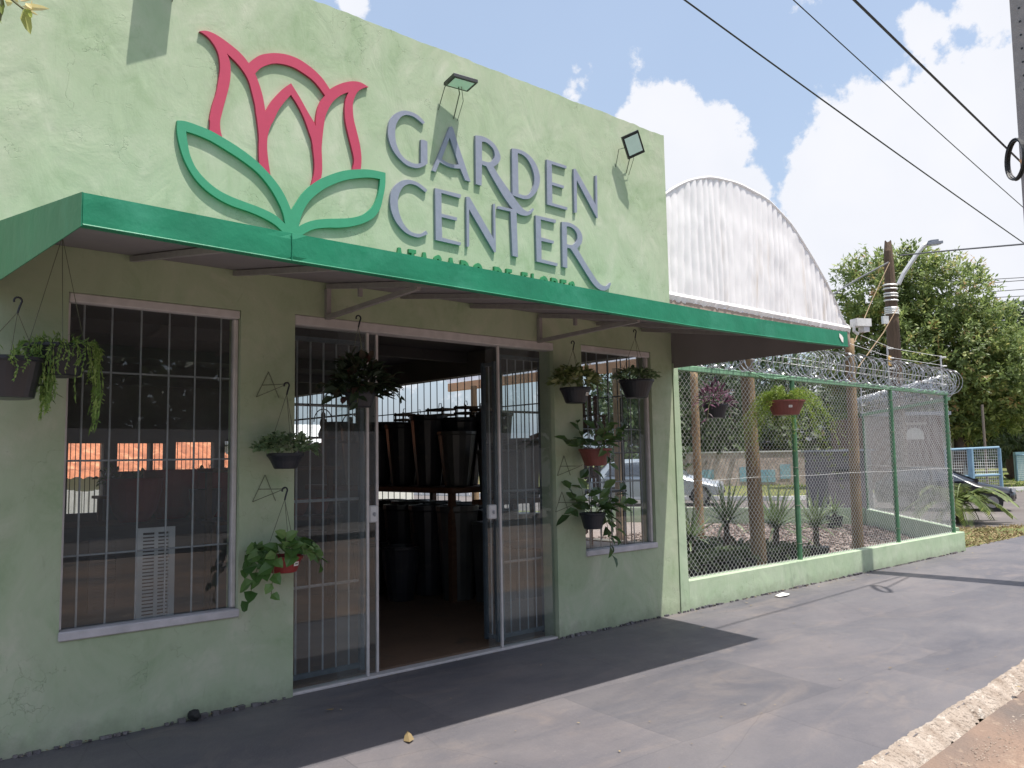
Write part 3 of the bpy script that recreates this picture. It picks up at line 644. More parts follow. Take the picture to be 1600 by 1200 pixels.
# ---------------------------------------------------------------- awning
SEAM = at(455, 385, -1.73).x
aw = thing('awning', 'long emerald green awning projecting over the windows and doors of the shop', 'awning', (.8, 0, 2.3))
AX0, AX1, AY = .803, 6.412, -1.73
def sag(x): return -float(np.interp(x, [.8, 1.6, 2.3, 3.4, 4.5, 5.5, 6.41], [0, .011, .014, .022, .027, .018, 0]))
mb = MB(); n_ = 90                                                  # front band, slightly uneven cloth
for i in range(n_+1):
    x = AX0+(AX1-AX0)*i/n_; wv = .0025*mn.noise(V((x*2.1, 0, 0)))
    ps = abs(x-SEAM); pk = .004*math.exp(-(ps/.05)**2)
    for z in (2.276, 2.300, 2.335, 2.372, 2.398): mb.v.append((x, AY-.002+wv*(1 if 2.28 < z < 2.39 else 0)+pk*math.sin(z*160+x*9), z+sag(x)+.0018*mn.noise(V((x*1.3, 9, 0)))))
for i in range(n_):
    for j in range(4): a = i*5+j; mb.f.append((a, a+5, a+6, a+1))
for i in range(n_+1):
    for z, yy in ((2.276, .024), (2.398, .024)): xx_ = AX0+(AX1-AX0)*i/n_; mb.v.append((xx_, AY+yy, z+sag(xx_)))
b0 = (n_+1)*5
for i in range(n_):
    mb.f.append((i*5, b0+i*2, b0+i*2+2, i*5+5)); mb.f.append((i*5+4, i*5+9, b0+i*2+3, b0+i*2+1)); mb.f.append((b0+i*2, b0+i*2+1, b0+i*2+3, b0+i*2+2))
mb.build('fascia', 'green_fabric', aw, smooth=False)
mb = MB(); mb.tube([(SEAM, AY-.006, 2.270), (SEAM+.002, AY-.007, 2.32), (SEAM-.001, AY-.006, 2.384)], .0025, 5); mb.build('seam', 'green_fabric', aw)
mb = MB(); mb.tube([(AX0+(AX1-AX0)*i/30, AY-.003, 2.281+sag(AX0+(AX1-AX0)*i/30)) for i in range(31)], .004, 5); mb.build('hem', 'green_fabric', aw)
ZW, ZWr = 2.665, 2.655
mb = MB(); k_ = 30
for i in range(k_+1): x = AX0+.004+(AX1-AX0-.008)*i/k_; mb.v.extend([(x, AY+.026, 2.392+sag(x)), (x, -.004, ZW)])
mb.f = [(2*i, 2*i+2, 2*i+3, 2*i+1) for i in range(k_)]
mb.build('roof_sheet', 'green_fabric', aw)
mb = MB(); mb.add([(AX0+.006, AY+.028, 2.350), (AX1-.006, AY+.028, 2.350), (AX1-.006, -.006, ZW-.05), (AX0+.006, -.006, ZW-.05)], [(3, 2, 1, 0)]); mb.build('lining', 'fabric_inside', aw)
for xx, s_, mt in ((AX0, -1, 'green_fabric'), (AX1, 1, 'fabric_inside')):
    e = .004*s_
    mb = MB(); zb = 2.334 if s_ < 0 else 2.268
    ye = -.002 if s_ < 0 else .03; P = [(AY, 2.276), (ye, zb), (ye, ZW+.004), (AY, 2.400)]
    mb.add([(xx, y, z) for y, z in P]+[(xx+e, y, z) for y, z in P], [(0,1,2,3),(7,6,5,4),(0,4,5,1),(1,5,6,2),(2,6,7,3),(3,7,4,0)]); mb.build('end_panel', mt, aw)
def sheetz(y): return 2.350+(ZW-.05-2.350)*(y-(AY+.028))/(-.006-(AY+.028))
for x in (1.5, 2.1, 3.32, 3.95, 5.35, 5.95):
    mb = MB(); a = V((x, -.02, sheetz(-.02)-.022)); b = V((x, AY+.05, sheetz(AY+.05)-.022)); mb.obox((a+b)/2, V((.015, 0, 0)), (b-a)/2, V((0, 0, .015))); mb.build('rafter', 'steel_paint', aw)
for x in (2.735, 4.66):
    m = MB(); a = V((x, -.02, sheetz(-.02)-.022)); b = V((x, AY+.05, sheetz(AY+.05)-.022)); m.obox((a+b)/2, V((.016, 0, 0)), (b-a)/2, V((0, 0, .016)))
    tr = m.build('truss', 'steel_paint', aw)
    m = MB(); m.box(x-.016, x+.016, -.034, -.002, 2.37, a.z-.017); m.build('wall_post', 'steel_paint', tr)
    m = MB(); p0 = V((x, -.02, 2.385)); p1 = V((x, -1.05, sheetz(-1.05)-.04)); m.obox((p0+p1)/2, V((.014, 0, 0)), (p1-p0)/2, V((0, .0, .014))); m.build('diagonal', 'steel_paint', tr)
    m = MB(); yy = -.42; m.box(x-.012, x+.012, yy-.012, yy+.012, 2.46, sheetz(yy)-.037); m.build('strut', 'steel_paint', tr)
# little white maker's sticker at the end of the fascia
mb = MB(); sx = 6.30; mb.add([(sx-.028, AY-.0065, 2.375), (sx+.012, AY-.0065, 2.362), (sx+.034, AY-.0065, 2.345), (sx+.030, AY-.0065, 2.305), (sx+.005, AY-.0065, 2.312), (sx-.012, AY-.0065, 2.33), (sx-.03, AY-.0065, 2.345)], [(0,6,5,4,3,2,1)])
mb.f = [tuple(reversed(f)) for f in mb.f]; mb.build('sticker', 'sticker', aw)

# ---------------------------------------------------------------- wall sign
YF = -.021
em = thing('tulip_emblem', 'large tulip emblem of red petals and green leaves on the wall above the awning', 'emblem', tuple(at(450, 300)))
def piece(parent, name, mat, outer, holes=(), front=YF):
    m = MB(); slab(m, parse(outer, YF), [parse(h, YF) for h in holes], front, -.0005); return m.build(name, mat, parent)
piece(em, 'petals', 'logo_red',
 '@300,40,8 95,70! 160,62 240,82 340,135 460,220 570,310 650,390 710,470! 760,425 850,370 950,348 1050,343 1180,360 1320,410 1440,485 @440,110,8 420,5 520,110 603,235! 680,190 780,152 890,135 990,150 1088,208! 1040,215 970,250 925,310 895,400 892,500 905,620 940,760 980,930 997,1060 998,1150 @430,220,8 1070,358! 968,358! @440,110,8 903,1160 905,1100 880,980 840,820 800,640 790,480 800,370 838,272! 770,295 690,345 620,420 560,540 540,620 520,760 502,960 505,1080 @430,220,8 588,320 585,400 575,465! 450,555! 480,440 492,330 485,200 465,60 @440,110,8 400,1020 380,880 345,770 280,590 200,430 118,305! @300,40,8 1160,950 1080,1060 1020,1190 @265,180,6.315 1000,100 970,200 963,320 975,450 998,605! 885,480! 880,330 882,210 865,50 @300,40,8 800,1090 790,1000 755,850 710,690 640,565 550,455 435,345! 470,430 483,530 480,660 455,800 410,960 370,1120 @265,180,6.315 500,60 502,140 520,218! 395,150! 400,60 @300,40,8 220,1160 250,1010 300,850 325,720 350,560 345,420 315,310 250,200 180,125',
 ['@300,40,8 790,600! 860,530 960,485 1060,472 1180,490 1300,535 @440,110,8 320,65 400,130 470,210 545,312! 490,385 450,480 430,600 428,700! 412,655! 330,520 230,340 118,160! @300,40,8 1150,780 1050,880 985,960 918,1075! 895,930 860,790 815,660'])
piece(em, 'leaves', 'logo_green',
 '@265,180,6.315 75,52! 150,58 250,90 400,150 550,235 700,330 850,445 980,575 1080,700 1150,820 1200,940! @430,220,8 260,780 340,660 440,560 560,480 700,420 850,375 1000,358 1150,358 1270,375 1378,400! 1375,560 1345,720 1310,850 1230,960 1100,1030 950,1070 800,1085 650,1085 500,1100 400,1140 330,1185! 300,1400! 140,1400! 100,1145! @265,180,6.315 1040,1080 920,1010 780,950 620,895 480,825 350,730 240,610 150,450 100,300 75,170',
 ['@265,180,6.315 162,160! 260,190 400,250 560,345 720,450 860,560 980,700 1070,850 1120,970 1140,1072! 1040,985 900,915 740,855 600,800 470,730 350,630 260,520 205,400 180,290',
  '@430,220,8 1310,478! 1200,460 1080,462 930,480 800,515 660,575 540,650 440,740 370,840 320,960 295,1072! 380,1025 500,990 650,975 800,972 930,965 1050,940 1140,895 1220,820 1270,720 1300,590'], front=YF-.0012)
sg = thing('lettering_sign', 'raised grey letters GARDEN CENTER beside the tulip emblem with small green letters below', 'sign', tuple(at(770, 320)))
A1, A2, A3, A4 = '@600,160,8 ', '@760,220,8 ', '@600,270,8 ', '@780,320,8 '
E1 = A2+'755,232! 1005,315! 1000,348! 817,290! 822,515! 972,562! 968,595! 822,550! 825,778! 1015,832! 1010,865! 762,795!'
for nm, o_, h_ in (
 ('G', A1+'512,248! 430,165 340,118 245,102 150,135 85,205 55,300 52,400 72,500 120,610 190,700 280,780 360,812 425,820 490,800 545,765! 543,490! 505,470! 463,464! 463,757! 400,768 330,745 260,700 200,625 160,530 143,440 142,340 160,260 205,190 260,158 310,158 370,178 430,220 490,272!', []),
 ('A', A1+'822,305! 850,298! 868,330! 910,475! 1083,993! 1015,972! 955,827! 880,822 800,800 698,745! 645,870! 607,850!', [A1+'822,440! 935,775! 870,775 800,755 722,708!']),
 ('R', A1+'1143,412! 1220,420 1310,460 1380,520 @760,220,8 150,120 177,200 168,250 140,290 90,325! 170,455 300,640 400,780 460,850 510,882 550,872 580,843! 597,855! 560,910 510,935 450,930 390,905 320,840 200,670 60,430 2,320! '+A1+'1225,775! 1221,1040! 1150,1020!', [A1+'1225,490! 1270,495 1320,530 1365,580 1385,640 1380,690 1350,735 1300,748 1225,725!']),
 ('D', A2+'320,95! 400,105 490,145 570,215 630,310 665,420 670,500 650,590 610,660 560,710 510,728 450,722 328,680!', [A2+'393,152! 450,172 510,225 560,310 595,420 600,500 590,570 560,640 520,675 470,682 403,660!']),
 ('E', E1, []),
 ('N', A2+'1090,350! 1115,348! 1368,800! 1362,435! 1383,432! 1392,965! 1380,962! 1130,490! 1133,895! 1102,900!', []),
 ('C', A3+'543,215! 480,160 400,110 310,87 220,100 140,160 90,250 78,360 95,480 145,600 220,700 300,765 390,800 450,805 550,765! 528,722! 470,757 410,760 340,735 270,670 215,570 180,450 175,350 190,270 225,195 270,155 330,138 400,155 460,195 522,245!', []),
 ('E', A3+'640,190! 965,272! 955,318! 718,250! 720,510! 917,560! 910,598! 720,552! 728,810! 965,872! 955,908! 648,840!', []),
 ('N', A3+'1030,298! 1068,300! 1372,825! 1366,390! 1390,388! 1400,990! 1380,995! 1065,455! 1066,920! 1036,925!', []),
 ('T', A4+'-10,15! 175,55! 217,100! 235,655! 168,637! 142,85! -18,48!', []),
 ('E', A4+'455,130! 712,188! 705,228! 520,182! 525,405! 685,452! 680,485! 528,450! 530,680! 733,732! 725,768! 470,708!', []),
 ('R', A4+'785,212! 870,222 950,260 1010,320 1040,400 1030,480 975,545! 1060,690 1160,850 1240,965 1300,1012 1350,1010 1390,972! 1398,985! 1375,1040 1320,1072 1250,1055 1170,980 1060,810 960,650 890,545! 850,537! 853,790! 795,775!', [A4+'845,268! 890,275 940,310 970,360 978,420 960,470 920,500 880,500 848,490!'])):
    piece(sg, 'letter', 'letter_grey', o_, h_, front=YF-(.0006 if nm == 'T' else 0))
# ATACADO DE FLORES, bold green, lower half hidden by the awning; unit-box outlines (x right, y up)
GL = {'A': ('0,0! .36,1! .64,1! 1,0! .74,0! .68,.18! .32,.18! .26,0!', '.40,.38! .60,.38! .5,.72!'), 'T': ('.36,0! .36,.78! .05,.78! .05,1! .95,1! .95,.78! .64,.78! .64,0!',),
 'C': ('.98,.74! .8,.95 .5,1.02 .12,.85 0,.5 .12,.15 .5,-.02 .8,.05 .98,.26! .76,.34! .5,.22 .32,.3 .26,.5 .32,.7 .5,.78 .76,.66!',), 'D': ('0,0! 0,1! .5,1! .85,.85 1,.5 .85,.15 .5,0!', '.28,.24! .5,.24! .66,.34 .72,.5 .66,.66 .5,.76! .28,.76!'),
 'O': ('.5,1.02 .13,.86 0,.5 .13,.14 .5,-.02 .87,.14 1,.5 .87,.86', '.5,.78 .33,.7 .27,.5 .33,.3 .5,.22 .67,.3 .73,.5 .67,.7'), 'E': ('0,0! 0,1! .9,1! .9,.78! .28,.78! .28,.61! .82,.61! .82,.4! .28,.4! .28,.22! .92,.22! .92,0!',),
 'F': ('0,0! 0,1! .9,1! .9,.78! .28,.78! .28,.59! .82,.59! .82,.38! .28,.38! .28,0!',), 'L': ('0,0! 0,1! .28,1! .28,.22! .9,.22! .9,0!',), 'R': ('0,0! 0,1! .55,1! .85,.9 .93,.7 .85,.5 .7,.42! .98,0! .66,0! .44,.38! .28,.38! .28,0!', '.28,.58! .5,.58! .62,.62 .66,.69 .62,.76 .5,.8! .28,.8!'),
 'S': ('.88,.76! .7,.98 .42,1.02 .12,.9 .05,.7 .15,.5 .45,.42 .62,.32 .58,.22 .42,.19 .2,.3! .04,.12! .25,-.01 .5,-.03 .82,.08 .93,.3 .85,.5 .6,.6 .38,.68 .36,.77 .45,.81 .68,.66!',)}
for ch, px0, px1, pyt in (('A', 618, 631, 385.5), ('T', 638.5, 651, 388.5), ('A', 657, 670, 393), ('C', 678, 691, 397.5), ('A', 699, 711.5, 401.5), ('D', 720.5, 733.5, 406), ('O', 740.5, 754.5, 410),
     ('D', 772.5, 785.5, 416), ('E', 791.5, 801, 419.5), ('F', 816, 825.5, 424.5), ('L', 831.5, 841, 427), ('O', 844.5, 857, 430.5), ('R', 862, 872.5, 433.5), ('E', 877, 886, 436), ('S', 890, 899.5, 439)):
    a = at(px0, pyt, YF); b = at(px1, pyt, YF); h = .125; loops = []
    for lp in GL[ch]:
        pts = []
        for tk in lp.split():
            c = tk.endswith('!'); u, v = map(float, tk.rstrip('!').split(',')); pts.append((a.x+u*(b.x-a.x), a.z-h+v*h, c))
        loops.append(crom(pts))
    m = MB(); slab(m, loops[0], loops[1:], YF, -.0005); m.build('small_letter', 'letter_green', sg)

# ---------------------------------------------------------------- floodlights
def flood(c, tilt, turn, label, w=.21, h=.15, axes=None):
    """slim floodlight on a wire-thin bracket; c its middle, tilt back from facing down"""
    c = V(c); t = thing('floodlight', label, 'floodlight', tuple(c), 'floodlights on the parapet wall')
    f = V((math.sin(turn)*math.sin(tilt), -math.cos(turn)*math.sin(tilt), -math.cos(tilt)))     # the way the lens faces
    r = V((math.cos(turn), math.sin(turn), 0)); u = r.cross(f); u = -u if u.z < 0 and abs(u.z) > .05 else u
    if axes: r, u, f = axes
    m = MB(); m.obox(c, r*w/2, u*h/2, f*.012); m.build('housing', 'black_metal', t)
    m = MB(); m.obox(c-f*.02, r*w*.42, u*h*.36, f*.009); m.build('heat_sink', 'lamp_body', t)
    m = MB(); m.obox(c+f*.0135, r*w*.40, u*h*.38, f*.002); m.build('lens', 'lens', t)
    wl = V((c.x-.115, -.004, c.z-.20)); wr = V((c.x+.03, -.004, c.z-.23)); k = c-r*w*.42-f*.015; k2 = c+r*w*.30-f*.015
    m = MB(); m.tube([wl, V((wl.x+.01, k.y*.6, c.z-.045)), k], .0035, 5); m.tube([wr, V((wr.x+.01, c.y*.5, c.z-.05)), c-f*.018-r*.03], .0045, 5); m.build('bracket', 'wire_thin', t)
    m = MB(); m.tube([c-f*.02, V((c.x+.075, c.y*.5, c.z-.10)), V((wr.x+.035, -.004, wr.z-.01))], .0025, 5); m.build('cord', 'wire_thin', t)
flood(at(720, 129, -.135), .10, -.12, 'black floodlight above the letter A of the wall sign, its lens turned down')
lc = at(989, 226, -.12); f_ = ((CAM-lc).normalized()+RT*.42-UP*.05).normalized(); u_ = -(RT*14-UP*29); u_ = (u_-f_*u_.dot(f_)).normalized(); r_ = u_.cross(f_).normalized()
flood(lc, 0, 0, 'black floodlight near the right end of the parapet wall, lens facing the street', .17, .21, axes=(r_, u_, f_))
pA = at(222, 60, 0); flood((pA.x+.10, -.135, pA.z+.52), .42, .2, 'black floodlight above the tulip emblem, out of sight but for its shadow')

# ---------------------------------------------------------------- hanging baskets
def rndvec(): 
    v = V((rnd(-1, 1), rnd(-1, 1), rnd(-1, 1))); return v.normalized() if v.length > .05 else V((0, 0, 1))
def hook_hangers(t, c, zr, rr, hook, mat='black_plastic'):
    hook = V(hook)
    m = MB(); pts = [hook+V((math.cos(a)*.017-.0, 0, math.sin(a)*.017)) for a in [PI*1.15-i*PI*1.35/8 for i in range(9)]]
    pts += [hook+V((.006, 0, -.035)), hook+V((0, 0, -.06))]; m.tube(pts, .0052, 6); m.build('hook', mat, t)
    b = hook+V((0, 0, -.055))
    for k in range(3):
        a = .4+k*2*PI/3; m = MB(); m.tube([b, V((c.x+rr*math.cos(a), c.y+rr*math.sin(a), zr))], .0022, 4); m.build('hanger', 'wire_thin', t)
def pot(t, c, rt, rb, h, mat, ribs=0):
    """c: middle of the rim"""
    m = MB(); n = 28; prof = [(rb*.9, -h), (rb, -h+.004), (rb+(rt-rb)*.5, -h*.5), (rt*.965, -.022), (rt, -.020), (rt*1.03, -.014), (rt*1.03, 0), (rt*.97, .001), (rt*.94, -.02)]
    m.lathe(prof, c, n); o = m.build('pot', mat, t, smooth=False)
    m = MB(); m.lathe([(rt*.94, -.02), (rt*.3, -.012)], c, 16); m.build('soil', 'soil', t); return o
def tagp(o_t, c, rt, rb, h, ang, s=.03):
    d = V((math.sin(ang), -math.cos(ang), 0)); q = V((math.cos(ang), math.sin(ang), 0)); m = MB(); rr = (rt*.55+rb*.45)+.004
    m.obox(V(c)+d*rr+V((0, 0, -h*.45)), q*s*.62, V((d.x*.2, d.y*.2, 1)).normalized()*s*.42, d*.001); o = m.build('price_tag', 'sticker', o_t)
    m = MB(); m.obox(V(c)+d*(rr+.0015)+V((0, 0, -h*.45)), q*s*.36, V((d.x*.2, d.y*.2, 1)).normalized()*s*.10, d*.0006); m.build('print', 'print_dark', o_t)
LEAFM = {}
def leafmesh(mat, L, W, tone, droop=.3):
    key = (mat, round(L, 3), round(W, 3), round(tone, 2), droop)
    if key not in LEAFM:
        m = MB(); m.leaf((0, 0, 0), (0, 1, 0), (0, 0, 1), L, W, tone, droop=droop)
        LEAFM[key] = mesh_of(m, 'leaf', mat)
    return LEAFM[key]
def put_leaf(t, p, d, L, mat, wr=.75, droop=.35, up=(0, 0, 1)):
    off = OFF[t.name]; d = V(d).normalized(); n = V(up)+rndvec()*.35; n = (n-d*n.dot(d)); n = n.normalized() if n.length > .05 else d.orthogonal().normalized(); x = d.cross(n)
    me = leafmesh(mat, 1., wr, R_.choice([.1, .35, .5, .65, .9]), droop)
    mw = Matrix(((x.x, d.x, n.x, p[0]-off.x), (x.y, d.y, n.y, p[1]-off.y), (x.z, d.z, n.z, p[2]-off.z), (0, 0, 0, 1))) @ Matrix.Diagonal((L, L, L, 1))
    inst(me, 'leaf', t, mw)
def vines(t, c, rt, vs, mat, L=(.05, .085), wr=.75, nper=6, stemmat='stem', droop=.35):
    """trailing stems, each carrying leaves that are parts"""
    st = MB()
    for (a, out_, drop, n) in vs:
        d = V((math.cos(a), math.sin(a), 0)); p0 = V(c)+d*rt*.5; pts = []
        for i in range(9):
            s = i/8; pts.append(p0+d*out_*(s**.7)+V((0, 0, .06*math.sin(min(1, s*2.2)*PI/1.6)-drop*s*s)))
        st.tube(pts, .0024, 4)
        for j in range(n):
            s = .12+.88*j/max(1, n-1); i = min(7, int(s*8)); p = pts[i].lerp(pts[i+1], s*8-i); tn = (pts[i+1]-pts[i]).normalized()
            sd = V((-d.y, d.x, 0))*(1 if j % 2 else -1); dd = (sd*.9+tn*.7+d*.3+rndvec()*.35+V((0, -.35, .15)))
            put_leaf(t, p, dd, rnd(*L), mat, wr, droop, up=d*.5+V((0, -.6, .7)))
    st.build('stems', stemmat, t)
def small_foliage(t, c, rx, rz, n, mat, L, W, up=.5, name='foliage', sy=.7, lift=0.):
    m = MB()
    for i in range(n):
        d = rndvec(); d.z = abs(d.z)*up*2-.25; rr = rnd(.35, 1.)**.6
        p = V(c)+V((d.x*rx*rr, d.y*rx*rr*sy, lift+max(-.03, d.z)*rz*rr)); q = (V((d.x, d.y, d.z+.25))+rndvec()*.7)
        m.leaf(p, q, V((0, -.3, 1))+rndvec()*.5, L*rnd(.7, 1.25), W*rnd(.7, 1.2), rnd(0, 1), droop=.2)
    return m.build(name, mat, t, kind='stuff')
def wall_bracket(px, py, Y, label, w=.14):
    """thin triangular wire bracket on the wall whose tip carries a pot"""
    tip = at(px, py, Y); t = thing('wall_bracket', label, 'bracket', (tip.x, -.01, tip.z), 'thin wire wall brackets for the hanging pots')
    top = V((tip.x-.05, -.006, tip.z+.085)); lo = V((tip.x-.13, -.006, tip.z-.075)); ro = V((tip.x+.02, -.006, tip.z-.075)); base = V((tip.x-.09, -.006, tip.z+.0))
    m = MB(); m.tube([top, lo], .0022, 5); m.tube([top, ro], .0022, 5); m.build('side_wire', 'wire_thin', t)
    m = MB(); m.tube([base, V((tip.x, tip.y, tip.z)), V((tip.x+.004, tip.y-.012, tip.z+.012))], .0026, 5); m.tube([lo, V((tip.x-.002, tip.y*.9, tip.z-.004))], .0022, 5); m.build('arm', 'wire_thin', t)

def basket(label, px, py, Y, rt, rb, h, mat, hookpx=None, tagang=None, cat='potted plant'):
    c = at(px, py, Y); t = thing('hanging_pot', label, cat, tuple(c), 'plant pots hung along the shop front')
    pot(t, c, rt, rb, h, mat)
    if hookpx:
        hk = at(hookpx[0], hookpx[1], Y); hk.y = c.y; hook_hangers(t, c, c.z-.004, rt*.98, hk)
    if tagang is not None: tagp(t, c, rt, rb, h, tagang)
    return t, c
# 1 upper pot on the pier left of the doors
t, c = basket('dark pot of small pale green leaves left of the doors, above the red pot', 446, 708, -.16, .108, .068, .095, 'black_plastic', (448, 602))
small_foliage(t, c, .21, .12, 460, 'leaf_mint', .038, .026, lift=.03); vines(t, c, .1, [(-.1, .16, .06, 7), (PI*1.05, .14, .03, 7), (-.5, .13, .07, 6)], 'leaf_mint', (.035, .05), .7); wall_bracket(448, 600, -.15, 'rusty wire bracket holding the dark pot of pale leaves beside the doors')
# 2 red pot of pothos
t, c = basket('red pot with white price tag and trailing broad leaves, left of the doors', 443, 868, -.18, .112, .078, .098, 'red_plastic', (445, 766), .35)
vines(t, c, .1, [(PI*1.02, .17, .30, 9), (PI*1.12, .12, .16, 7), (.05, .20, .12, 8), (-.3, .14, .06, 6), (PI*1.5, .08, .03, 5), (PI*.8, .10, .0, 5), (PI*1.25, .16, .25, 8), (.4, .1, -.02, 5), (PI*1.75, .12, .07, 6), (2.6, .16, .12, 6), (PI*1.4, .03, -.06, 5)], 'leaf_pothos', (.062, .108), .85)
wall_bracket(444, 764, -.16, 'rusty wire bracket holding the red pot beside the doors')
# 3 dark bushy pot in front of the left glass pane
t, c = basket('dark pot under a thick bush of reddish dark leaves hung before the left door pane', 563, 612, -.30, .10, .07, .10, 'black_plastic', (560, 497))
small_foliage(t, c, .20, .28, 400, 'leaf_red', .075, .038, lift=.03, sy=.8); small_foliage(t, c+V((0, 0, -.03)), .2, .06, 90, 'leaf_red', .08, .045)
vines(t, c, .1, [(-.15, .22, .02, 8), (-.5, .20, .10, 7), (PI*1.1, .2, .1, 7), (PI*1.3, .16, .14, 7), (.2, .26, -.08, 7), (PI*.95, .2, .02, 6)], 'leaf_red', (.065, .10), .6)
# 4 variegated
t, c = basket('dark pot with price tag and cream edged leaves hung between doors and right window', 899, 606, -.20, .125, .082, .125, 'black_plastic', (895, 536), .2)
small_foliage(t, c, .24, .16, 360, 'leaf_varieg', .058, .042, lift=.05)
vines(t, c, .1, [(PI*1.05, .20, .02, 7), (-.2, .22, .05, 7), (.1, .26, -.02, 6)], 'leaf_varieg', (.045, .065), .7)
# 5
t, c = basket('wide dark pot of low grey green leaves hung in front of the right window top', 994, 594, -.22, .150, .095, .155, 'black_plastic', (992, 518))
small_foliage(t, c, .23, .10, 420, 'leaf_mint', .040, .026, lift=.03)
vines(t, c, .12, [(-.1, .22, -.03, 8), (.2, .2, -.02, 7)], 'leaf_mint', (.03, .045), .6)
# 6
t, c = basket('terracotta coloured pot with long arching green leaves before the right window', 930, 701, -.16, .135, .09, .14, 'brown_plastic')
vines(t, c, .1, [(PI*1.0, .30, -.02, 6), (PI*1.1, .24, .03, 6), (PI*1.25, .14, -.1, 5), (-.1, .22, -.06, 6), (PI*1.5, .1, .18, 6), (-.4, .2, -.12, 6), (.3, .2, -.14, 6), (2., .1, -.16, 5), (PI*1.35, .2, -.12, 6), (-.8, .14, -.08, 5), (PI*1.6, .06, -.14, 5)], 'leaf_big', (.08, .14), .5)
wall_bracket(908, 728, -.15, 'rusty triangular wire bracket under the terracotta pot near the right window')
# 7
t, c = basket('small black pot with big drooping heart leaves, lowest plant at the right window', 926, 801, -.16, .105, .075, .13, 'black_plastic')
vines(t, c, .08, [(-.1, .26, .02, 6), (-.25, .20, .26, 8), (-.4, .12, .40, 9), (PI*1.0, .22, .06, 5), (PI*1.15, .10, -.14, 5), (-.5, .2, -.12, 6), (0.2, .16, -.2, 6), (1.5, .1, -.22, 5), (PI*1.5, .05, -.1, 5), (-.15, .14, .34, 8), (-.3, .3, -.02, 6), (PI*.9, .16, -.14, 5)], 'leaf_big', (.085, .145), .55)
wall_bracket(905, 785, -.15, 'rusty wire bracket behind the black pot with big drooping leaves')
# 8, 9 on the fence rail
t, c = basket('black pot of thin purple leaves hung on the mesh fence near the shop', 1117, 632, -.13, .12, .09, .13, 'black_plastic', (1119, 590))
small_foliage(t, c, .20, .26, 210, 'leaf_purple', .085, .016, lift=.02)
vines(t, c, .1, [(-.1, .2, .26, 8), (PI*1.1, .2, .2, 7)], 'leaf_purple', (.06, .09), .22)
t, c = basket('brown pot of feathery bright green fern hung on the mesh fence at the second post', 1227, 626, -.13, .20, .135, .155, 'brown_plastic', (1226, 596), -.75)
m = MB()
for i in range(190):
    a = rnd(0, 2*PI); d = V((math.cos(a), math.sin(a), 0)); L = rnd(.2, .50)*(1.3 if d.x > 0 else .85); up = rnd(.02, .13); dr = rnd(.5, 1.5)
    if d.x*-.6+d.y*-.8 > .35:
        if R_.random() < .75: continue
        L *= .45; dr *= .4
    for j in range(26):
        s = (j+1)/26; p = c+d*(.08+L*s)+V((0, 0, up*math.sin(s*PI*.8)-dr*s*s*L*1.2+.04))
        for k in range(3): m.blade(p, d*.4+rndvec(), rndvec(), rnd(.02, .045), .006, rnd(0, 1))
m.build('fern_fronds', 'leaf_fern', t, kind='stuff')
# 10, 11 at the left edge
t, c = basket('slate grey bowl with stringy trailing stems hung at the left window edge', 92, 541, -.36, .155, .105, .150, 'black_plastic', None)
hk = at(62, 405, -.36); m = MB(); 
for k in range(3):
    a = .4+k*2*PI/3; mm = MB(); mm.tube([V((c.x, c.y, c.z+.55)), V((c.x+.15*math.cos(a), c.y+.15*math.sin(a), c.z-.004))], .0018, 4); mm.build('hanger', 'wire_thin', t)
def strings(t, c, rt, n, lo, hi, a0=0, a1=2*PI, mat='leaf_string'):
    m = MB()
    for i in range(n):
        a = rnd(a0, a1); d = V((math.cos(a), math.sin(a), 0)); L = rnd(lo, hi); w_ = rnd(.01, .05); ph = rnd(0, 6)
        pts = [c+d*rt*.7+V((0, 0, .004)), c+d*rt*1.05+V((0, 0, rnd(.012, .03)))]
        for k in range(1, 8): s = k/7; pts.append(c+d*(rt*1.1+w_*math.sin(s*3)*.6)+V((math.sin(s*5+ph)*.008, math.cos(s*4+ph)*.008, .01-L*s)))
        for q in range(len(pts)-1):
            A, B = pts[q], pts[q+1]; m.blade(A, B-A, V((0, -1, .2))+rndvec()*.2, (B-A).length*1.05, .0085, .2+.8*rnd(0, 1)*(1 if i % 3 else .4))
            for e in range(2): m.blade(A.lerp(B, rnd(0, 1)), (B-A).normalized()+rndvec()*.9, rndvec(), .022, .007, rnd(0, 1))
    return m.build('trailing_stems', mat, t, kind='stuff')
strings(t, c, .15, 46, .05, .18); strings(t, c, .15, 16, .3, .46, -.5, .5); strings(t, c, .14, 8, .18, .3, PI*1.2, PI*1.6)
small_foliage(t, c, .14, .07, 60, 'leaf_string', .04, .009, lift=.01)
t, c = basket('dark pot with bright lime hanging stems at the far left edge of the photo', 12, 560, -.42, .155, .115, .19, 'vase_dark', (28, 470))
strings(t, c, .15, 26, .12, .30, -.55, .5); strings(t, c, .15, 20, .04, .12); small_foliage(t, c, .12, .07, 40, 'leaf_string', .05, .010, lift=.01)
small_foliage(t, at(52, 610, -.4), .07, .09, 26, 'leaf_dark', .07, .018)

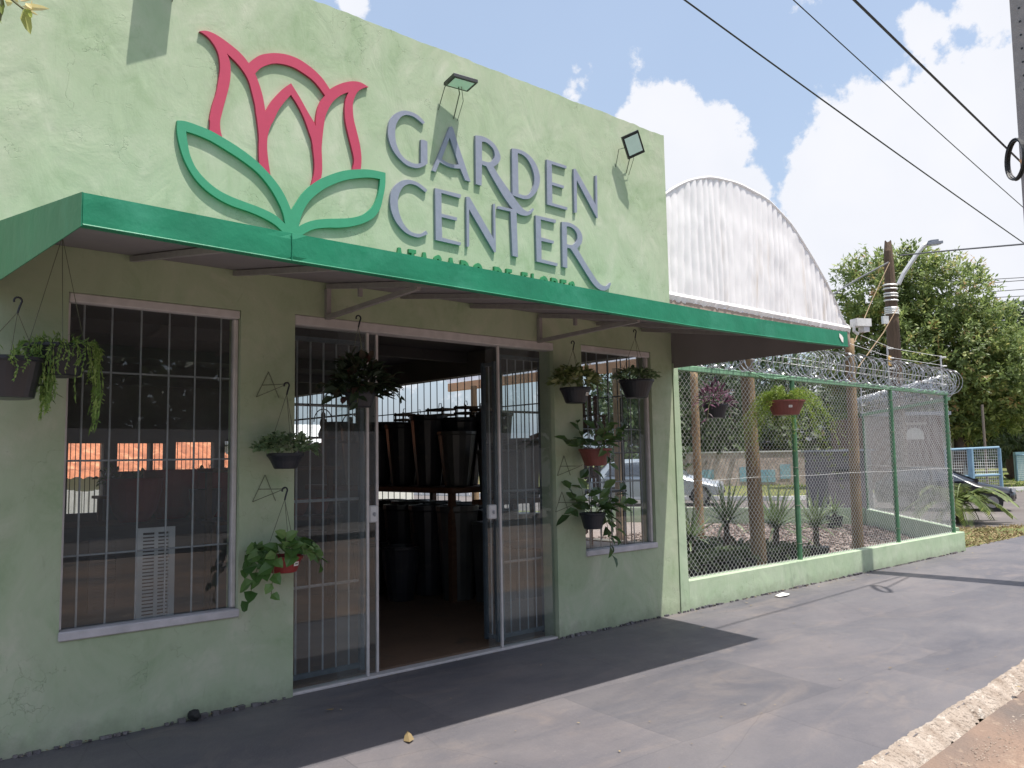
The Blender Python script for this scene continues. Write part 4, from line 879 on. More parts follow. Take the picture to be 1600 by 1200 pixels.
# ---------------------------------------------------------------- mesh fence along the street and along the corner
def chain(parent, A, B, z0, z1, p=.034, h=.031, r=.0031):
    """woven wire between A and B: every wire a zigzag, alternate wires mirrored and hooked"""
    A, B = V(A), V(B); L = (B-A).length; d = (B-A)/L; nn = V((d.y, -d.x, 0)); N_ = int(L/p); K = int((z1-z0)/h)
    o3 = OFF[parent.name]; i = np.arange(N_)[:, None]; k = np.arange(K+1)[None, :]
    sgn = np.where((i+k) % 2 == 0, 1., -1.); sag = .004*np.sin(i*.37)+.003*np.sin(k*.5+i*.11)
    u = (i+.5)*p+sgn*p*.56+sag*.5; off = sgn*.0022+.012*np.sin(u*2.1+k*.05)*np.sin(k*PI/K); z = z0+k*(z1-z0)/K+0*i
    P = np.stack([A.x+d.x*u+nn.x*off, A.y+d.y*u+nn.y*off, z], -1)     # N_,K+1,3
    ring = np.array([[math.cos(t), math.sin(t)] for t in (0, 2*PI/3, 4*PI/3)])
    D2 = np.array([d.x, d.y, 0]); N2 = np.array([nn.x, nn.y, 0]); Z2 = np.array([0, 0, 1.])
    # cross-section in the plane of (along-fence+up, normal); alternate tilt is ignored, wires are thin
    vs = P[:, :, None, :]+r*(ring[None, None, :, :1]*(D2*.75)[None, None, None]*1.3+ring[None, None, :, 1:]*N2[None, None, None])
    vs = vs.reshape(-1, 3)-np.array(o3)
    base = (np.arange(N_)[:, None]*(K+1)+np.arange(K)[None, :])*3; fs = []
    for j in range(3): fs.append(np.stack([base+j, base+(j+1) % 3, base+3+(j+1) % 3, base+3+j], -1))
    fs = np.stack(fs, 2).reshape(-1, 4)
    me = bpy.data.meshes.new('wire_mesh'); me.vertices.add(len(vs)); me.vertices.foreach_set('co', vs.astype('f').ravel())
    me.loops.add(fs.size); me.loops.foreach_set('vertex_index', fs.astype('i').ravel()); me.polygons.add(len(fs)); me.polygons.foreach_set('loop_start', np.arange(0, fs.size, 4, dtype='i'))
    me.materials.append(MATS['galvanised']); me.update(calc_edges=True); me.validate()
    o = bpy.data.objects.new('wire_mesh', me); C.objects.link(o); o.parent = parent; o['kind'] = 'stuff'; return o
def razor(name, label, A, B, r=.18, sp=.098):
    A, B = V(A), V(B); L = (B-A).length; d = (B-A)/L; sd = V((d.y, -d.x, 0)); t = thing(name, label, 'razor wire', tuple(A))
    m = MB(); bl = MB(); n = int(L/sp)
    for i in range(n+1):
        c = A+d*(i*sp+rnd(-.012, .012)); tl = (.24 if i % 2 else -.24)+rnd(-.05, .05); rr = r*rnd(.95, 1.04); c = c+V((0, 0, rnd(-.012, .012))); pts = []
        for k in range(26):
            a = 2*PI*k/26; pts.append(c+sd*math.cos(a)*rr*rnd(.985, 1.015)+V((0, 0, math.sin(a)*rr))+d*(math.sin(a+i)*tl*rr*.55))
        m.tube(pts, .0050, 3, closed=True)
        for k in range(0, 26, 2):
            p = pts[k]; q = (pts[(k+1) % 26]-pts[k-1]).normalized(); b = q.cross(rndvec()).normalized()
            bl.add([p-q*.026, p+b*.012, p+q*.026, p-b*.012], [(0, 1, 2, 3)])
    m.build('coil', 'razor', t, kind='stuff'); bl.build('blades', 'razor', t, kind='stuff')
    m = MB(); m.tube([A+V((0, 0, .03)), B+V((0, 0, .03))], .003, 4); m.tube([A+V((0, 0, -.05))+sd*.05, B+V((0, 0, -.05))+sd*.05], .002, 4); m.build('guide_wire', 'galvanised', t)
    return t
lw = MB(); lw.cbox(6.54, 13.18, 0, .13, -.05, .272, .008); tag(lw.build('low_wall', 'stucco_low', off=(9, 0, 0)), 'low light green rendered wall under the mesh fence beside the pavement', 'wall')
fn = thing('mesh_fence', 'green framed chain link fence on the low wall beside the shop', 'fence', (9, .06, 0))
FY = .062
for x in (8.66, 11.13, 12.94):
    m = MB(); m.tube([(x, FY, .20), (x, FY, 2.262)], .030, 10); po = m.build('post', 'fence_green', fn)
    z = .45
    while z < 2.2: m = MB(); m.tube([(x+.033*math.cos(a), FY+.033*math.sin(a), z) for a in [i*2*PI/10 for i in range(10)]], .0028, 4, closed=True); m.build('tie', 'wire_thin', po); z += .42
m = MB(); m.cbox(6.47, 12.99, FY-.025, FY+.025, 2.264, 2.318, .006); m.build('top_rail', 'fence_green_light', fn)
tie = MB(); tie.add([(-.002, -.0275, -.03), (.002, -.0275, -.03), (.002, -.0275, .03), (-.002, -.0275, .03)], [(0, 1, 2, 3)])
me_t = mesh_of(tie, 'rail_tie', 'fence_green'); x = 6.6
while x < 12.9: inst(me_t, 'rail_tie', fn, Matrix.Translation((x-9, 0, 2.291)) @ Matrix.Rotation(rnd(-.15, .15), 4, 'Y')); x += .125
for a, b in ((6.50, 8.64), (8.69, 11.11), (11.16, 12.92)): chain(fn, (a, FY, 0), (b, FY, 0), .272, 2.262)
m = MB(); m.tube([(6.5+i*.6425, FY-.012, 1.20-.006*math.sin(i*2.)) for i in range(11)], .0014, 4); m.build('tension_wire', 'galvanised', fn)
m = MB()                                                            # loose green band wound on the rail
pts = [V((7.75+i*.09, FY-.03-.02*math.sin(i), 2.31-.045*math.sin(i*PI/9))) for i in range(10)]; m.tube(pts, .008, 5); m.build('loose_band', 'fence_green_light', fn)
razor('razor_wire', 'long coil of razor wire along the street side fence top', (7.0, FY-.02, 2.50), (13.15, FY-.02, 2.47))
# corner fence
S2 = thing('corner_fence', 'green chain link fence running back from the street corner to the yard end', 'fence', tuple(CN))
dS = (SE-CN).normalized(); nS = V((dS.y, -dS.x, 0)); LS = (SE-CN).length
lw = MB(); c = (CN+SE)/2+V((0, 0, .135)); lw.obox(c+dS*.05, dS*(LS/2-.06), nS*.055, V((0, 0, .185))); tag(lw.build('low_wall', 'stucco_low', off=tuple(CN)), 'low green wall under the corner fence running back into the yard', 'wall')
for s in (LS-.05,):
    p = CN+dS*s; m = MB(); m.tube([p+V((0, 0, .25)), p+V((0, 0, 2.2))], .028, 8); m.build('post', 'fence_green', S2)
m = MB(); m.obox(CN+dS*LS/2+V((0, 0, 2.225)), dS*(LS/2-.04), nS*.02, V((0, 0, .024))); m.build('top_rail', 'fence_green_light', S2)
chain(S2, CN+dS*.08, CN+dS*(LS-.03), .325, 2.2)
m = MB(); m.tube([CN+dS*.05+V((0, 0, 1.2)), SE+V((0, 0, 1.2))], .0022, 4); m.build('tension_wire', 'galvanised', S2)
razor('razor_wire', 'coil of razor wire on the corner fence running back from the street corner', CN+dS*.2+V((0, 0, 2.42)), SE+V((0, 0, 2.42)), .17, .075)
# back yard wall
pv = [SE]+BK
for i in range(3):
    a, b = pv[i], pv[i+1]; d = (b-a); L = d.length; d.normalize(); nn = V((d.y, -d.x, 0)); m = MB(); m.obox((a+b)/2+V((0, 0, .15)), d*(L/2-.06), nn*.055, V((0, 0, .19)))
    tag(m.build('low_wall', 'stucco_low', off=tuple(a)), ['first short low green wall piece at the back of the yard beside the corner fence', 'middle low green wall piece at the back of the yard', 'low green wall piece at the back of the yard nearest the greenhouse'][i], 'wall')
# electric fence stakes with insulators and their wires
def stake(p, label, top=2.86):
    p = V(p); t = thing('fence_stake', label, 'electric fence stake', tuple(p), 'electric fence stakes above the mesh fence')
    m = MB(); m.box(p.x-.009, p.x+.009, p.y-.009, p.y+.009, 2.25, top); m.build('pole', 'white_metal', t)
    for z in (2.42, 2.56, 2.70, 2.83):
        m = MB(); m.tube([(p.x, p.y-.01, z), (p.x+.025, p.y-.04, z), (p.x+.05, p.y-.055, z)], [.008, .014, .010], 7); m.build('insulator', 'insulator', t)
    return t
s1 = at(1389, 590, .09); t = stake((s1.x, .09, 0), 'white electric fence stake with a yellow plate above the mesh fence middle')
m = MB(); m.box(s1.x-.045, s1.x+.045, .062, .068, 2.60, 2.73); m.build('warning_plate', 'yellow_plate', t)
stake((12.95, .09, 0), 'white electric fence stake at the street corner of the mesh fence'); 
c2 = SE+V((0, 0, 0)); stake((c2.x, c2.y, 0), 'white electric fence stake at the far end of the corner fence', 2.8)
def wire(name, label, pts, r, mat, cat='wire', sag=0., n=14):
    P = []
    for i in range(len(pts)-1):
        a, b = V(pts[i]), V(pts[i+1])
        for k in range(n): s = k/n; P.append(a.lerp(b, s)-V((0, 0, sag*4*s*(1-s))))
    P.append(V(pts[-1])); m = MB(); m.tube(P, r, 5); o = m.build(name, mat, off=tuple(P[0])); return tag(o, label, cat)
for i, (z, za) in enumerate(((2.83, 2.93), (2.70, 2.80))):
    wire('electric_wire', ['top electric fence wire from the greenhouse to the corner stake', 'second electric fence wire just below the top one'][i], [(10.35-.3*i, .04, za), (s1.x+.05, .035, z), (13.0, .035, z), (c2.x, c2.y-.05, z)], .003, 'galvanised')
wire('electric_wire', 'low electric fence wire running through the razor coil', [(8.5, .04, 2.46), (s1.x+.05, .035, 2.42), (13.0, .035, 2.42), (c2.x, c2.y-.05, 2.42)], .0025, 'galvanised')

# ---------------------------------------------------------------- tunnel greenhouse
gh = thing('tunnel_greenhouse', 'white pleated plastic tunnel greenhouse rising behind the awning', 'greenhouse', (8.2, .3, 3.0))
GY = .32
prof = [at(x, y, GY) for x, y in ((1326, 518), (1316, 500), (1297, 455), (1271, 408), (1236, 352), (1199, 313), (1152, 288), (1110, 278), (1076, 283), (1047, 298))]
prof = [(p.x, p.z) for p in prof]; zb0 = 3.06
xm = 8.10; left = [(2*xm-x, z) for x, z in prof if x > xm+.35][::1]
arch = prof+[p for p in sorted(left, key=lambda p: -p[0]) if p[0] < prof[-1][0]-.1]
arch_x = np.array([p[0] for p in arch])[::-1]; arch_z = np.array([p[1] for p in arch])[::-1]
def archz(x): return float(np.interp(x, arch_x, arch_z))
def archs(x): return (archz(x-.12)+archz(x)*2+archz(x+.12))/4 if x < 10.3 else archz(x)
xl, xr = arch_x[0], arch_x[-1]
m = MB(); NX, NZ = 560, 26
for i in range(NX+1):
    x = xl+(xr-xl)*i/NX; zt = max(archs(x), zb0+.03)
    zb = zb0+.012*mn.noise(V((x*9, 0, 0)))+.008*mn.noise(V((x*31, 2, 0)))
    for j in range(NZ+1):
        s = j/NZ; z = zb+(zt-zb)*s
        ph = x*2*PI/.115+7.*mn.noise(V((x*1.6, z*.25, 0)))+1.1*mn.noise(V((x*4, z*1.4, 4)))
        amp = .019*(.6+1.1*mn.noise(V((x*2.3, 1, z*.6))))*(.55+.45*math.sin(PI*min(1, s*1.15+.1)))+.002
        y = GY-amp*(abs(math.sin(ph/2))**.7*2-1)+.012*mn.noise(V((x*2, z*3, 1)))+.006*mn.noise(V((x*9, z*6, 5)))
        m.v.append((x+.008*mn.noise(V((x*4, z*2, 8))), y, z))
for i in range(NX):
    for j in range(NZ): a = i*(NZ+1)+j; m.f.append((a, a+NZ+1, a+NZ+2, a+1))
mt, tt, bb = newmat('pleated_plastic'); n = tt.nodes; l = tt.links; bb.inputs['Roughness'].default_value = .55
co = n.new('ShaderNodeTexCoord'); mp = n.new('ShaderNodeMapping'); mp.inputs['Scale'].default_value = (4., 1, .45); l.new(co.outputs['Object'], mp.inputs[0])
no = n.new('ShaderNodeTexNoise'); no.inputs['Scale'].default_value = 1.6; no.inputs['Detail'].default_value = 7; no.inputs['Roughness'].default_value = .65; l.new(mp.outputs[0], no.inputs[0])
rp = n.new('ShaderNodeValToRGB'); e = rp.color_ramp.elements; e[0].position = .54; e[0].color = (.93, .91, .91, 1); e[1].position = .74; e[1].color = (.60, .49, .38, 1); l.new(no.outputs[0], rp.inputs[0])
sx = n.new('ShaderNodeSeparateXYZ'); l.new(co.outputs['Object'], sx.inputs[0])
gx = n.new('ShaderNodeMapRange'); l.new(sx.outputs[0], gx.inputs[0]); gx.inputs[1].default_value = -1.2; gx.inputs[2].default_value = .6
g2 = n.new('ShaderNodeMapRange'); l.new(sx.outputs[2], g2.inputs[0]); g2.inputs[1].default_value = 1.2; g2.inputs[2].default_value = .2; g2.inputs[3].default_value = .15; g2.inputs[4].default_value = .9
mu = n.new('ShaderNodeMath'); mu.operation = 'MULTIPLY'; l.new(gx.outputs[0], mu.inputs[0]); l.new(g2.outputs[0], mu.inputs[1])
mi = n.new('ShaderNodeMix'); mi.data_type = 'RGBA'; l.new(mu.outputs[0], mi.inputs[0]); mi.inputs[6].default_value = (.93, .91, .91, 1); l.new(rp.outputs[0], mi.inputs[7]); l.new(mi.outputs[2], bb.inputs['Base Color'])
ts = n.new('ShaderNodeBsdfTranslucent'); l.new(mi.outputs[2], ts.inputs[0]); ms = n.new('ShaderNodeMixShader'); ms.inputs[0].default_value = .22; l.new(bb.outputs[0], ms.inputs[1]); l.new(ts.outputs[0], ms.inputs[2]); l.new(ms.outputs[0], n['Material Output'].inputs[0])
m.build('gable_sheet', 'pleated_plastic', gh, smooth=True)
m = MB(); na = 40                                                   # the vault behind it
for k in range(13):
    y = GY+.03+k*.72
    for i in range(na+1): x = xl+(xr-xl)*i/na; m.v.append((x, y, max(archs(x), zb0)-.012-.02*(k % 2)*0))
for k in range(12):
    for i in range(na): a = k*(na+1)+i; m.f.append((a, a+1, a+na+2, a+na+1))
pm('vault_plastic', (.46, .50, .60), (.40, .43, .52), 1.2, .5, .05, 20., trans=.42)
m.build('vault_sheet', 'vault_plastic', gh, smooth=True)
m = MB(); m.tube([(xl+(xr-xl)*i/60, GY-.006, max(archs(xl+(xr-xl)*i/60), zb0+.03)+.012) for i in range(61)], .016, 6); m.build('arch_hem', 'pleated_plastic', gh)
m = MB()
for i in range(240): x = xl+(xr-xl)*i/239; m.v.extend([(x, GY-.012-.02*mn.noise(V((x*15, 1, 1))), zb0-.024-.045*abs(mn.noise(V((x*9, 0, 3))))-.02*mn.noise(V((x*31, 0, 8)))), (x, GY-.034-.015*mn.noise(V((x*21, 5, 1))), zb0+.012), (x, GY-.016, zb0+.045)])
for i in range(239):
    for j in range(2): a = i*3+j; m.f.append((a, a+3, a+4, a+1))
m.build('torn_hem', 'pleated_plastic', gh)
m = MB(); m.cbox(6.42, xr+.02, GY-.01, GY+.06, 2.83, 3.035, .01); m.build('eave_beam', 'eave_grey', gh)
m = MB(); m.cbox(xr-.10, xr-.02, GY+.08, 8.9, 2.86, 3.03, .01); m.cbox(6.45, 6.53, GY+.08, 8.9, 2.86, 3.02, .01); m.build('side_beam', 'timber_eave', gh)
for y in (2.6, 4.9, 7.2):
    m = MB(); m.tube([(xl+.02+(xr-xl-.04)*i/24, y, max(archs(xl+(xr-xl)*i/24), zb0)-.05) for i in range(25)], .022, 6); m.build('hoop', 'galvanised', gh)
# posts
def rpost(p, r, h, label, lean=(0, 0)):
    p = V(p); m = MB(); n = 14; pts = []; rs = []
    for i in range(16): s = i/15; pts.append(p+V((lean[0]*s+.012*mn.noise(V((s*3, p.x, 0))), lean[1]*s, h*s))); rs.append(r*(1.06-.18*s)*(1+.04*mn.noise(V((s*9, p.x, 3)))))
    m.tube(pts, rs, n); return tag(m.build('timber_post', 'timber_round', off=tuple(p), smooth=True), label, 'post')
a = at(1187, 862, .52); b = at(1163, 545, .52); rpost((a.x, .52, 0), .083, 2.98, 'thick round timber post inside the fence, left of the green middle post', (b.x-a.x, 0))
a = at(1340, 845, .46); b = at(1328, 545, .46); rpost((a.x, .46, 0), .068, 2.98, 'slim round timber post under the greenhouse end by the low wall', (b.x-a.x, 0))
a = gp(1094, 843); rpost((a.x, a.y, 0), .075, 2.95, 'thin round timber post deep in the yard nearest the shop')
for i, (x, y) in enumerate(((10.4, 4.2), (10.4, 7.9))): rpost((x, y, 0), .07, 2.9, ['round timber post carrying the far side of the greenhouse, nearer one', 'round timber post carrying the far side of the greenhouse, farther one'][i])
# white camera housing on the corner of the greenhouse
c = dp(1345, 507, ((10.6*math.sin(YAW))+(4.9+.3)*math.cos(YAW))*1.0)
t = thing('security_light', 'white box shaped lamp housing fixed at the right end of the greenhouse', 'lamp', tuple(c))
hx, hz = V((.9, -.42, 0)).normalized(), V((0, 0, 1)); hy = hz.cross(hx)
m = MB(); m.obox(c+V((0, 0, .02)), hx*.11, hy*.07, hz*.05); m.build('housing', 'insulator', t)
m = MB(); m.obox(c+hx*.045+V((0, 0, -.055)), hx*.042, hy*.055, hz*.045); m.build('shade', 'white_metal', t)
m = MB(); m.tube([c-hx*.10, c-hx*.11-V((0, 0, .09)), c-hx*.05-V((0, 0, .13))], .022, 7); m.build('elbow', 'insulator', t)
m = MB(); m.tube([c+hx*.03-V((0, 0, .09)), c-hx*.02-V((0, 0, .21))], .006, 5); m.build('cord', 'timber_round', t)

# ---------------------------------------------------------------- street furniture
def concrete_pole():
    y = -1.86; X = 10.90; t = thing('concrete_pole', 'square concrete utility pole with a row of holes at the right edge of the photo', 'utility pole', (X, y, -.12))
    m = MB(); h = 6.78; m.add([(X-.16, y-.12, -.2), (X+.16, y-.12, -.2), (X+.16, y+.12, -.2), (X-.16, y+.12, -.2), (X-.105, y-.085, h), (X+.105, y-.085, h), (X+.105, y+.085, h), (X-.105, y+.085, h)], [(0,3,2,1),(4,5,6,7),(0,1,5,4),(1,2,6,5),(2,3,7,6),(3,0,4,7)])
    m.build('shaft', 'concrete_pole', t)
    for i in range(26):
        z = 6.62-i*.165; s = (z+.2)/(h+.2); xx = X-(.16-.055*s)-.0015
        m = MB(); m.tube([(xx-.001, y-.01+.0, z), (xx+.002, y-.01, z)], .014, 8); m.build('bolt_hole', 'black_metal', t)
    # cable coil strapped to the pole
    cc = at(1588, 249, y-.18); cl = thing('cable_coil', 'black coil of spare cable tied to the concrete pole', 'cable coil', tuple(cc))
    m = MB()
    for k in range(8):
        rr = rnd(.95, 1.05); oo = V((rnd(-.015, .015), rnd(-.03, .03), rnd(-.01, .01)))
        m.tube([cc+oo+V((.155*rr*math.cos(a), .13*rr*math.cos(a), .205*rr*math.sin(a))) for a in [i*2*PI/30 for i in range(30)]], .0075, 5, closed=True)
    m.build('loops', 'cable_black', cl, kind='stuff')
    m = MB(); m.tube([cc+V((.12, 0, .02)), V((X, y, cc.z+.02))], .012, 5); m.build('strap', 'timber_eave', cl)
    return V((X-.12, y, cc.z+.16))
pc = concrete_pole()
P_ = V((7.10, -2.07, 4.80)); wire('overhead_cable', 'thick black cable from the upper edge down to the concrete pole', [P_+(P_-pc)*2.2, P_, pc], .011, 'cable_black', 'cable', 0.0)
q = at(1600, 380, 8.); a = at(1070, 0, 8.); wire('overhead_cable', 'lower thin black cable crossing the sky from top centre to the right edge', [a+(a-q)*.6, a, q, q+(q-a)*.3], .026, 'cable_black', 'cable', .05)
q = at(1600, 325, 8.); a = at(1240, 0, 8.); wire('overhead_cable', 'upper thin black cable crossing the sky right of the middle one', [a+(a-q)*.6, a, q, q+(q-a)*.3], .020, 'cable_black', 'cable', .05)
# old wooden pole with a street lamp
DPL = 22.; bs = dp(1406, 700, DPL); wp = thing('wooden_pole', 'old dark wooden utility pole with wire wraps and pointed top before the big tree', 'utility pole', (bs.x, bs.y, 0))
def wpt(y): p = dp(1393, y, DPL); return V((bs.x, bs.y, p.z))
m = MB(); ys_ = [790, 700, 640, 560, 500, 440, 400, 386, 379]; rs = [.19, .18, .175, .17, .165, .14, .12, .11, .09]
pts = [V((bs.x+.03*mn.noise(V((y*.02, 0, 0))), bs.y, wpt(y).z)) for y in ys_]; pts[0].z = -.05; m.tube(pts, rs, 12); k = len(m.v)-12
for j in range(12): x_, y_, z_ = m.v[k+j]; m.v[k+j] = (bs.x+(x_-bs.x)*.55+.02, y_, z_+.12+.08*math.sin(j))
m.build('shaft', 'timber_dark', wp)
for y in (441, 447, 455, 459, 466, 478, 481, 484, 487):
    z = wpt(y).z; m = MB(); m.tube([(bs.x+.17*math.cos(a), bs.y+.17*math.sin(a), z+.01*math.sin(a)) for a in [i*2*PI/14 for i in range(14)]], .022, 4, closed=True); m.build('wire_wrap', 'galvanised', wp)
m = MB(); p = dp(1383, 500, DPL-.25); m.obox(p, RT*.07, V((0, 0, .10)), _F*.06); m.build('junction_box', 'insulator', wp)
lp = thing('street_lamp', 'pale street lamp arm fixed to the old wooden pole', 'street lamp', tuple(dp(1405, 442, DPL)))
pts = [dp(x, y, DPL) for x, y in ((1404, 444), (1412, 427), (1425, 408), (1436, 392), (1443, 384), (1449, 381))]
m = MB(); m.tube(pts, .055, 8); m.build('arm', 'white_metal', lp)
a, b = dp(1447, 381.5, DPL), dp(1470, 379, DPL); m = MB(); dd = (b-a); m.obox((a+b)/2, dd/2, _F*.12, V((0, 0, .035))); m.obox((a+b)/2+V((0, 0, .06)), dd*.25, _F*.09, V((0, 0, .03))); m.build('lamp_head', 'roof_grey', lp)
m = MB(); m.obox((a+b)/2+dd*.1-V((0, 0, .045)), dd*.3, _F*.09, V((0, 0, .01))); m.build('lens', 'lens', lp)
ac = lambda p: dp(p[0], p[1], p[2])
wire('overhead_cable', 'dark cable from the wooden pole top to the right edge', [ac((1406, 399, 22)), ac((1500, 390, 20.5)), ac((1640, 378, 18))], .02, 'cable_far', 'cable')
wire('overhead_cable', 'cable from the wooden pole down behind the white greenhouse', [ac((1388, 410, 22)), ac((1340, 436, 21)), ac((1285, 470, 19)), ac((1200, 520, 16))], .022, 'cable_far', 'cable')
wire('guy_wire', 'thin slack wire from wooden pole top toward the lamp housing', [ac((1390, 410, 22)), ac((1362, 470, 18)), ac((1335, 535, 12.4))], .009, 'timber_round')
wire('guy_wire', 'thin wire slanting from the wooden pole down to the razor wire', [ac((1403, 480, 22)), ac((1380, 520, 19)), ac((1340, 575, 13))], .011, 'timber_round')
for i, (y0, y1, x0) in enumerate(((440, 433, 1495), (447, 436, 1500), (458, 450, 1540), (466, 462, 1540))):
    wire('far_power_line', ['highest of the faint far power lines at the right', 'second of the faint far power lines at the right', 'third of the faint far power lines at the right', 'lowest of the faint far power lines at the right'][i], [ac((x0-60, y0+3, 70)), ac((1680, y1-4, 62))], .03, 'cable_far', 'cable')

# ---------------------------------------------------------------- trees
def tree(label, base, lobes, nclump, per, L, W, mat, trunk_r, trunk_h, bark='bark', name='broadleaf_tree', group=None, star=True, limbs=True, cat='tree'):
    """lobes: (offset from base, radii). Leaf clusters spread through the outer part of every lobe"""
    base = V(base); t = thing(name, label, cat, tuple(base), group)
    m = MB(); pts = [base+V((.25*mn.noise(V((i*.5, base.x, 0))), .25*mn.noise(V((i*.5, 3, base.y))), -.1+trunk_h*i/7)) for i in range(8)]
    m.tube(pts, [trunk_r*(1.35 if i == 0 else 1.1-.07*i) for i in range(8)], 12); m.build('trunk', bark, t, smooth=True)
    top = pts[-1]
    if limbs:
        for off, rad in lobes:
            c = base+V(off); m = MB(); mid = top.lerp(c, .5)+rndvec()*.3+V((0, 0, -.1)); e = top.lerp(c, 1.); m.tube([top-V((0, 0, .3)), mid, e], [trunk_r*.6, trunk_r*.35, trunk_r*.15], 7); m.build('limb', bark, t)
            m2 = MB()
            for k in range(4): d = rndvec(); d.z = abs(d.z)*.8; m2.tube([mid.lerp(e, .3+.2*k), e+V((d.x*rad[0], d.y*rad[1], d.z*rad[2]))*.75], [trunk_r*.18, .012], 5)
            m2.build('branch', bark, t)
    vol = [r[0]*r[1]*r[2] for _, r in lobes]; vol = [v**.67 for v in vol]; m = MB(); m.tone = []
    for _ in range(nclump):
        off, rad = R_.choices(lobes, vol)[0]; d = rndvec(); rr = rnd(.45, 1.0)**.45
        bump = 1+.22*mn.noise(V((d.x*2.3+base.x, d.y*2.3, d.z*2.3+off[0])))
        p = base+V(off)+V((d.x*rad[0], d.y*rad[1], d.z*rad[2]))*rr*bump
        if p.z < base.z+.6: continue
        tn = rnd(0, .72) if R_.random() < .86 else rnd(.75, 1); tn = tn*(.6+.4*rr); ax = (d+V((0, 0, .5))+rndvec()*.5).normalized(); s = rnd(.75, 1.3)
        for _k in range(per):
            if star: q = (ax*.5+rndvec()).normalized(); o_ = q*L*.15*s+ax*rnd(-.2, .25)
            else: q = rndvec(); o_ = rndvec()*L*2.2*s
            m.blade(p+o_, q+V((0, 0, -.25)), ax+rndvec()*.4, L*s*rnd(.7, 1.2), W*s, min(1, max(0, tn+rnd(-.12, .12))))
    m.build('crown', mat, t, kind='stuff'); return t
def on(px, d, z=0.): p = dp(px, 700, d); return (p.x, p.y, z)
# the big mango tree beyond the corner
D1 = 36.
def lobe(px, py, d, r, base, ry=None, rz=None): p = dp(px, py, d); return ((p.x-base[0], p.y-base[1], p.z-base[2]), (r, ry or r, rz or r))
b1 = on(1500, D1)
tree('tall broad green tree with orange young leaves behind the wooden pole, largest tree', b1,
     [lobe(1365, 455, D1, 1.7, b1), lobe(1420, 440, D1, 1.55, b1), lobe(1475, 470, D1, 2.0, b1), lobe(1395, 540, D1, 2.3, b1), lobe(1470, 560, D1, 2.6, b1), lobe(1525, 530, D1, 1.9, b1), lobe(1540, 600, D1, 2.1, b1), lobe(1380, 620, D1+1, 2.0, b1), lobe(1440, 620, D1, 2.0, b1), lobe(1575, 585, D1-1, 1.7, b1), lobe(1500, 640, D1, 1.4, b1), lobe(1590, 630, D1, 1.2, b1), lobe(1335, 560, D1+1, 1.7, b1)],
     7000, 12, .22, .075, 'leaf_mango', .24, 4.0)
b2 = on(1584, 44); tree('shaggy tree with thick trunk and drooping grey green leaves at the right edge', b2,
     [lobe(1580, 640, 44, 1.9, b2, rz=2.2), lobe(1610, 600, 44, 2.2, b2), lobe(1560, 670, 44, 1.4, b2), lobe(1620, 660, 44, 2.0, b2)], 1300, 12, .32, .07, 'leaf_grey', .50, 2.2, 'bark')
b2 = on(1625, 60); tree('far dark tree top at the right edge above the shaggy tree', b2, [lobe(1590, 530, 60, 2.6, b2), lobe(1625, 540, 60, 3.4, b2), lobe(1600, 590, 60, 3., b2)], 1100, 11, .42, .14, 'leaf_dark', .4, 4.)
b2 = on(1510, 40); m = MB(); tree('slim dark trunked tree behind the blue fence panel', b2, [lobe(1500, 620, 40, 1.6, b2), lobe(1530, 630, 40, 1.8, b2), lobe(1555, 650, 40, 1.4, b2)], 800, 11, .3, .1, 'leaf_dark', .16, 3.6)
# dark trees behind the yard
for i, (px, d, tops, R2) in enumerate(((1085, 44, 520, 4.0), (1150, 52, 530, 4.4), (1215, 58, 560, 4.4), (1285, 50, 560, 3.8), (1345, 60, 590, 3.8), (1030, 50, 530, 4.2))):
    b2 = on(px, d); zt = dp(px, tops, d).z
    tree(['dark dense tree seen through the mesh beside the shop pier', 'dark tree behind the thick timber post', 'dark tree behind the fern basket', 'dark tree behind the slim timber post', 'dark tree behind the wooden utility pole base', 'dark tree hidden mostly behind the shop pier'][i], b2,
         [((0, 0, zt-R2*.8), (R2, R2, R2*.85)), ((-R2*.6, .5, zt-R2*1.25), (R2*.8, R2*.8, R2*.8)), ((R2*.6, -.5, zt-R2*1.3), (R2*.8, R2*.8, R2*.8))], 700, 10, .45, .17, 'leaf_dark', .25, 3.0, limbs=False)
# young palm outside the corner
c = gp(1496, 816); c = V((c.x, c.y, 0)); t = thing('young_palm', 'young palm with arching fronds growing just beyond the fence corner', 'palm', tuple(c))
m = MB(); m.tube([c+V((0, 0, -.1)), c+V((0, 0, .35))], [.16, .10], 9); m.build('trunk', 'bark', t)
for i in range(26):
    a = i*2.4; el = rnd(.5, 1.45); L = rnd(.95, 1.45); d = V((math.cos(a), math.sin(a), 0)); fr = MB(); fr.tone = []; P = []
    for k in range(10): s = k/9; P.append(c+V((0, 0, .3))+d*L*s*math.cos(el*.7)+V((0, 0, L*(math.sin(el)*s*1.1-.85*s*s))))
    fr.tube(P, .010, 3, caps=False); fr.tone = [.4]*len(fr.f)
    for k in range(34):
        s = .1+.88*k/33; j = min(8, int(s*9)); p = P[j].lerp(P[j+1], s*9-j); tg = (P[j+1]-P[j]).normalized(); sd = tg.cross(V((0, 0, 1))).normalized()
        for sg_ in (-1, 1): fr.blade(p, sd*sg_+tg*.8+V((0, 0, -.25)), V((0, 0, 1)), .36*(1-.55*s), .035, rnd(.0, .9))
    fr.build('frond', 'leaf_palm', t)

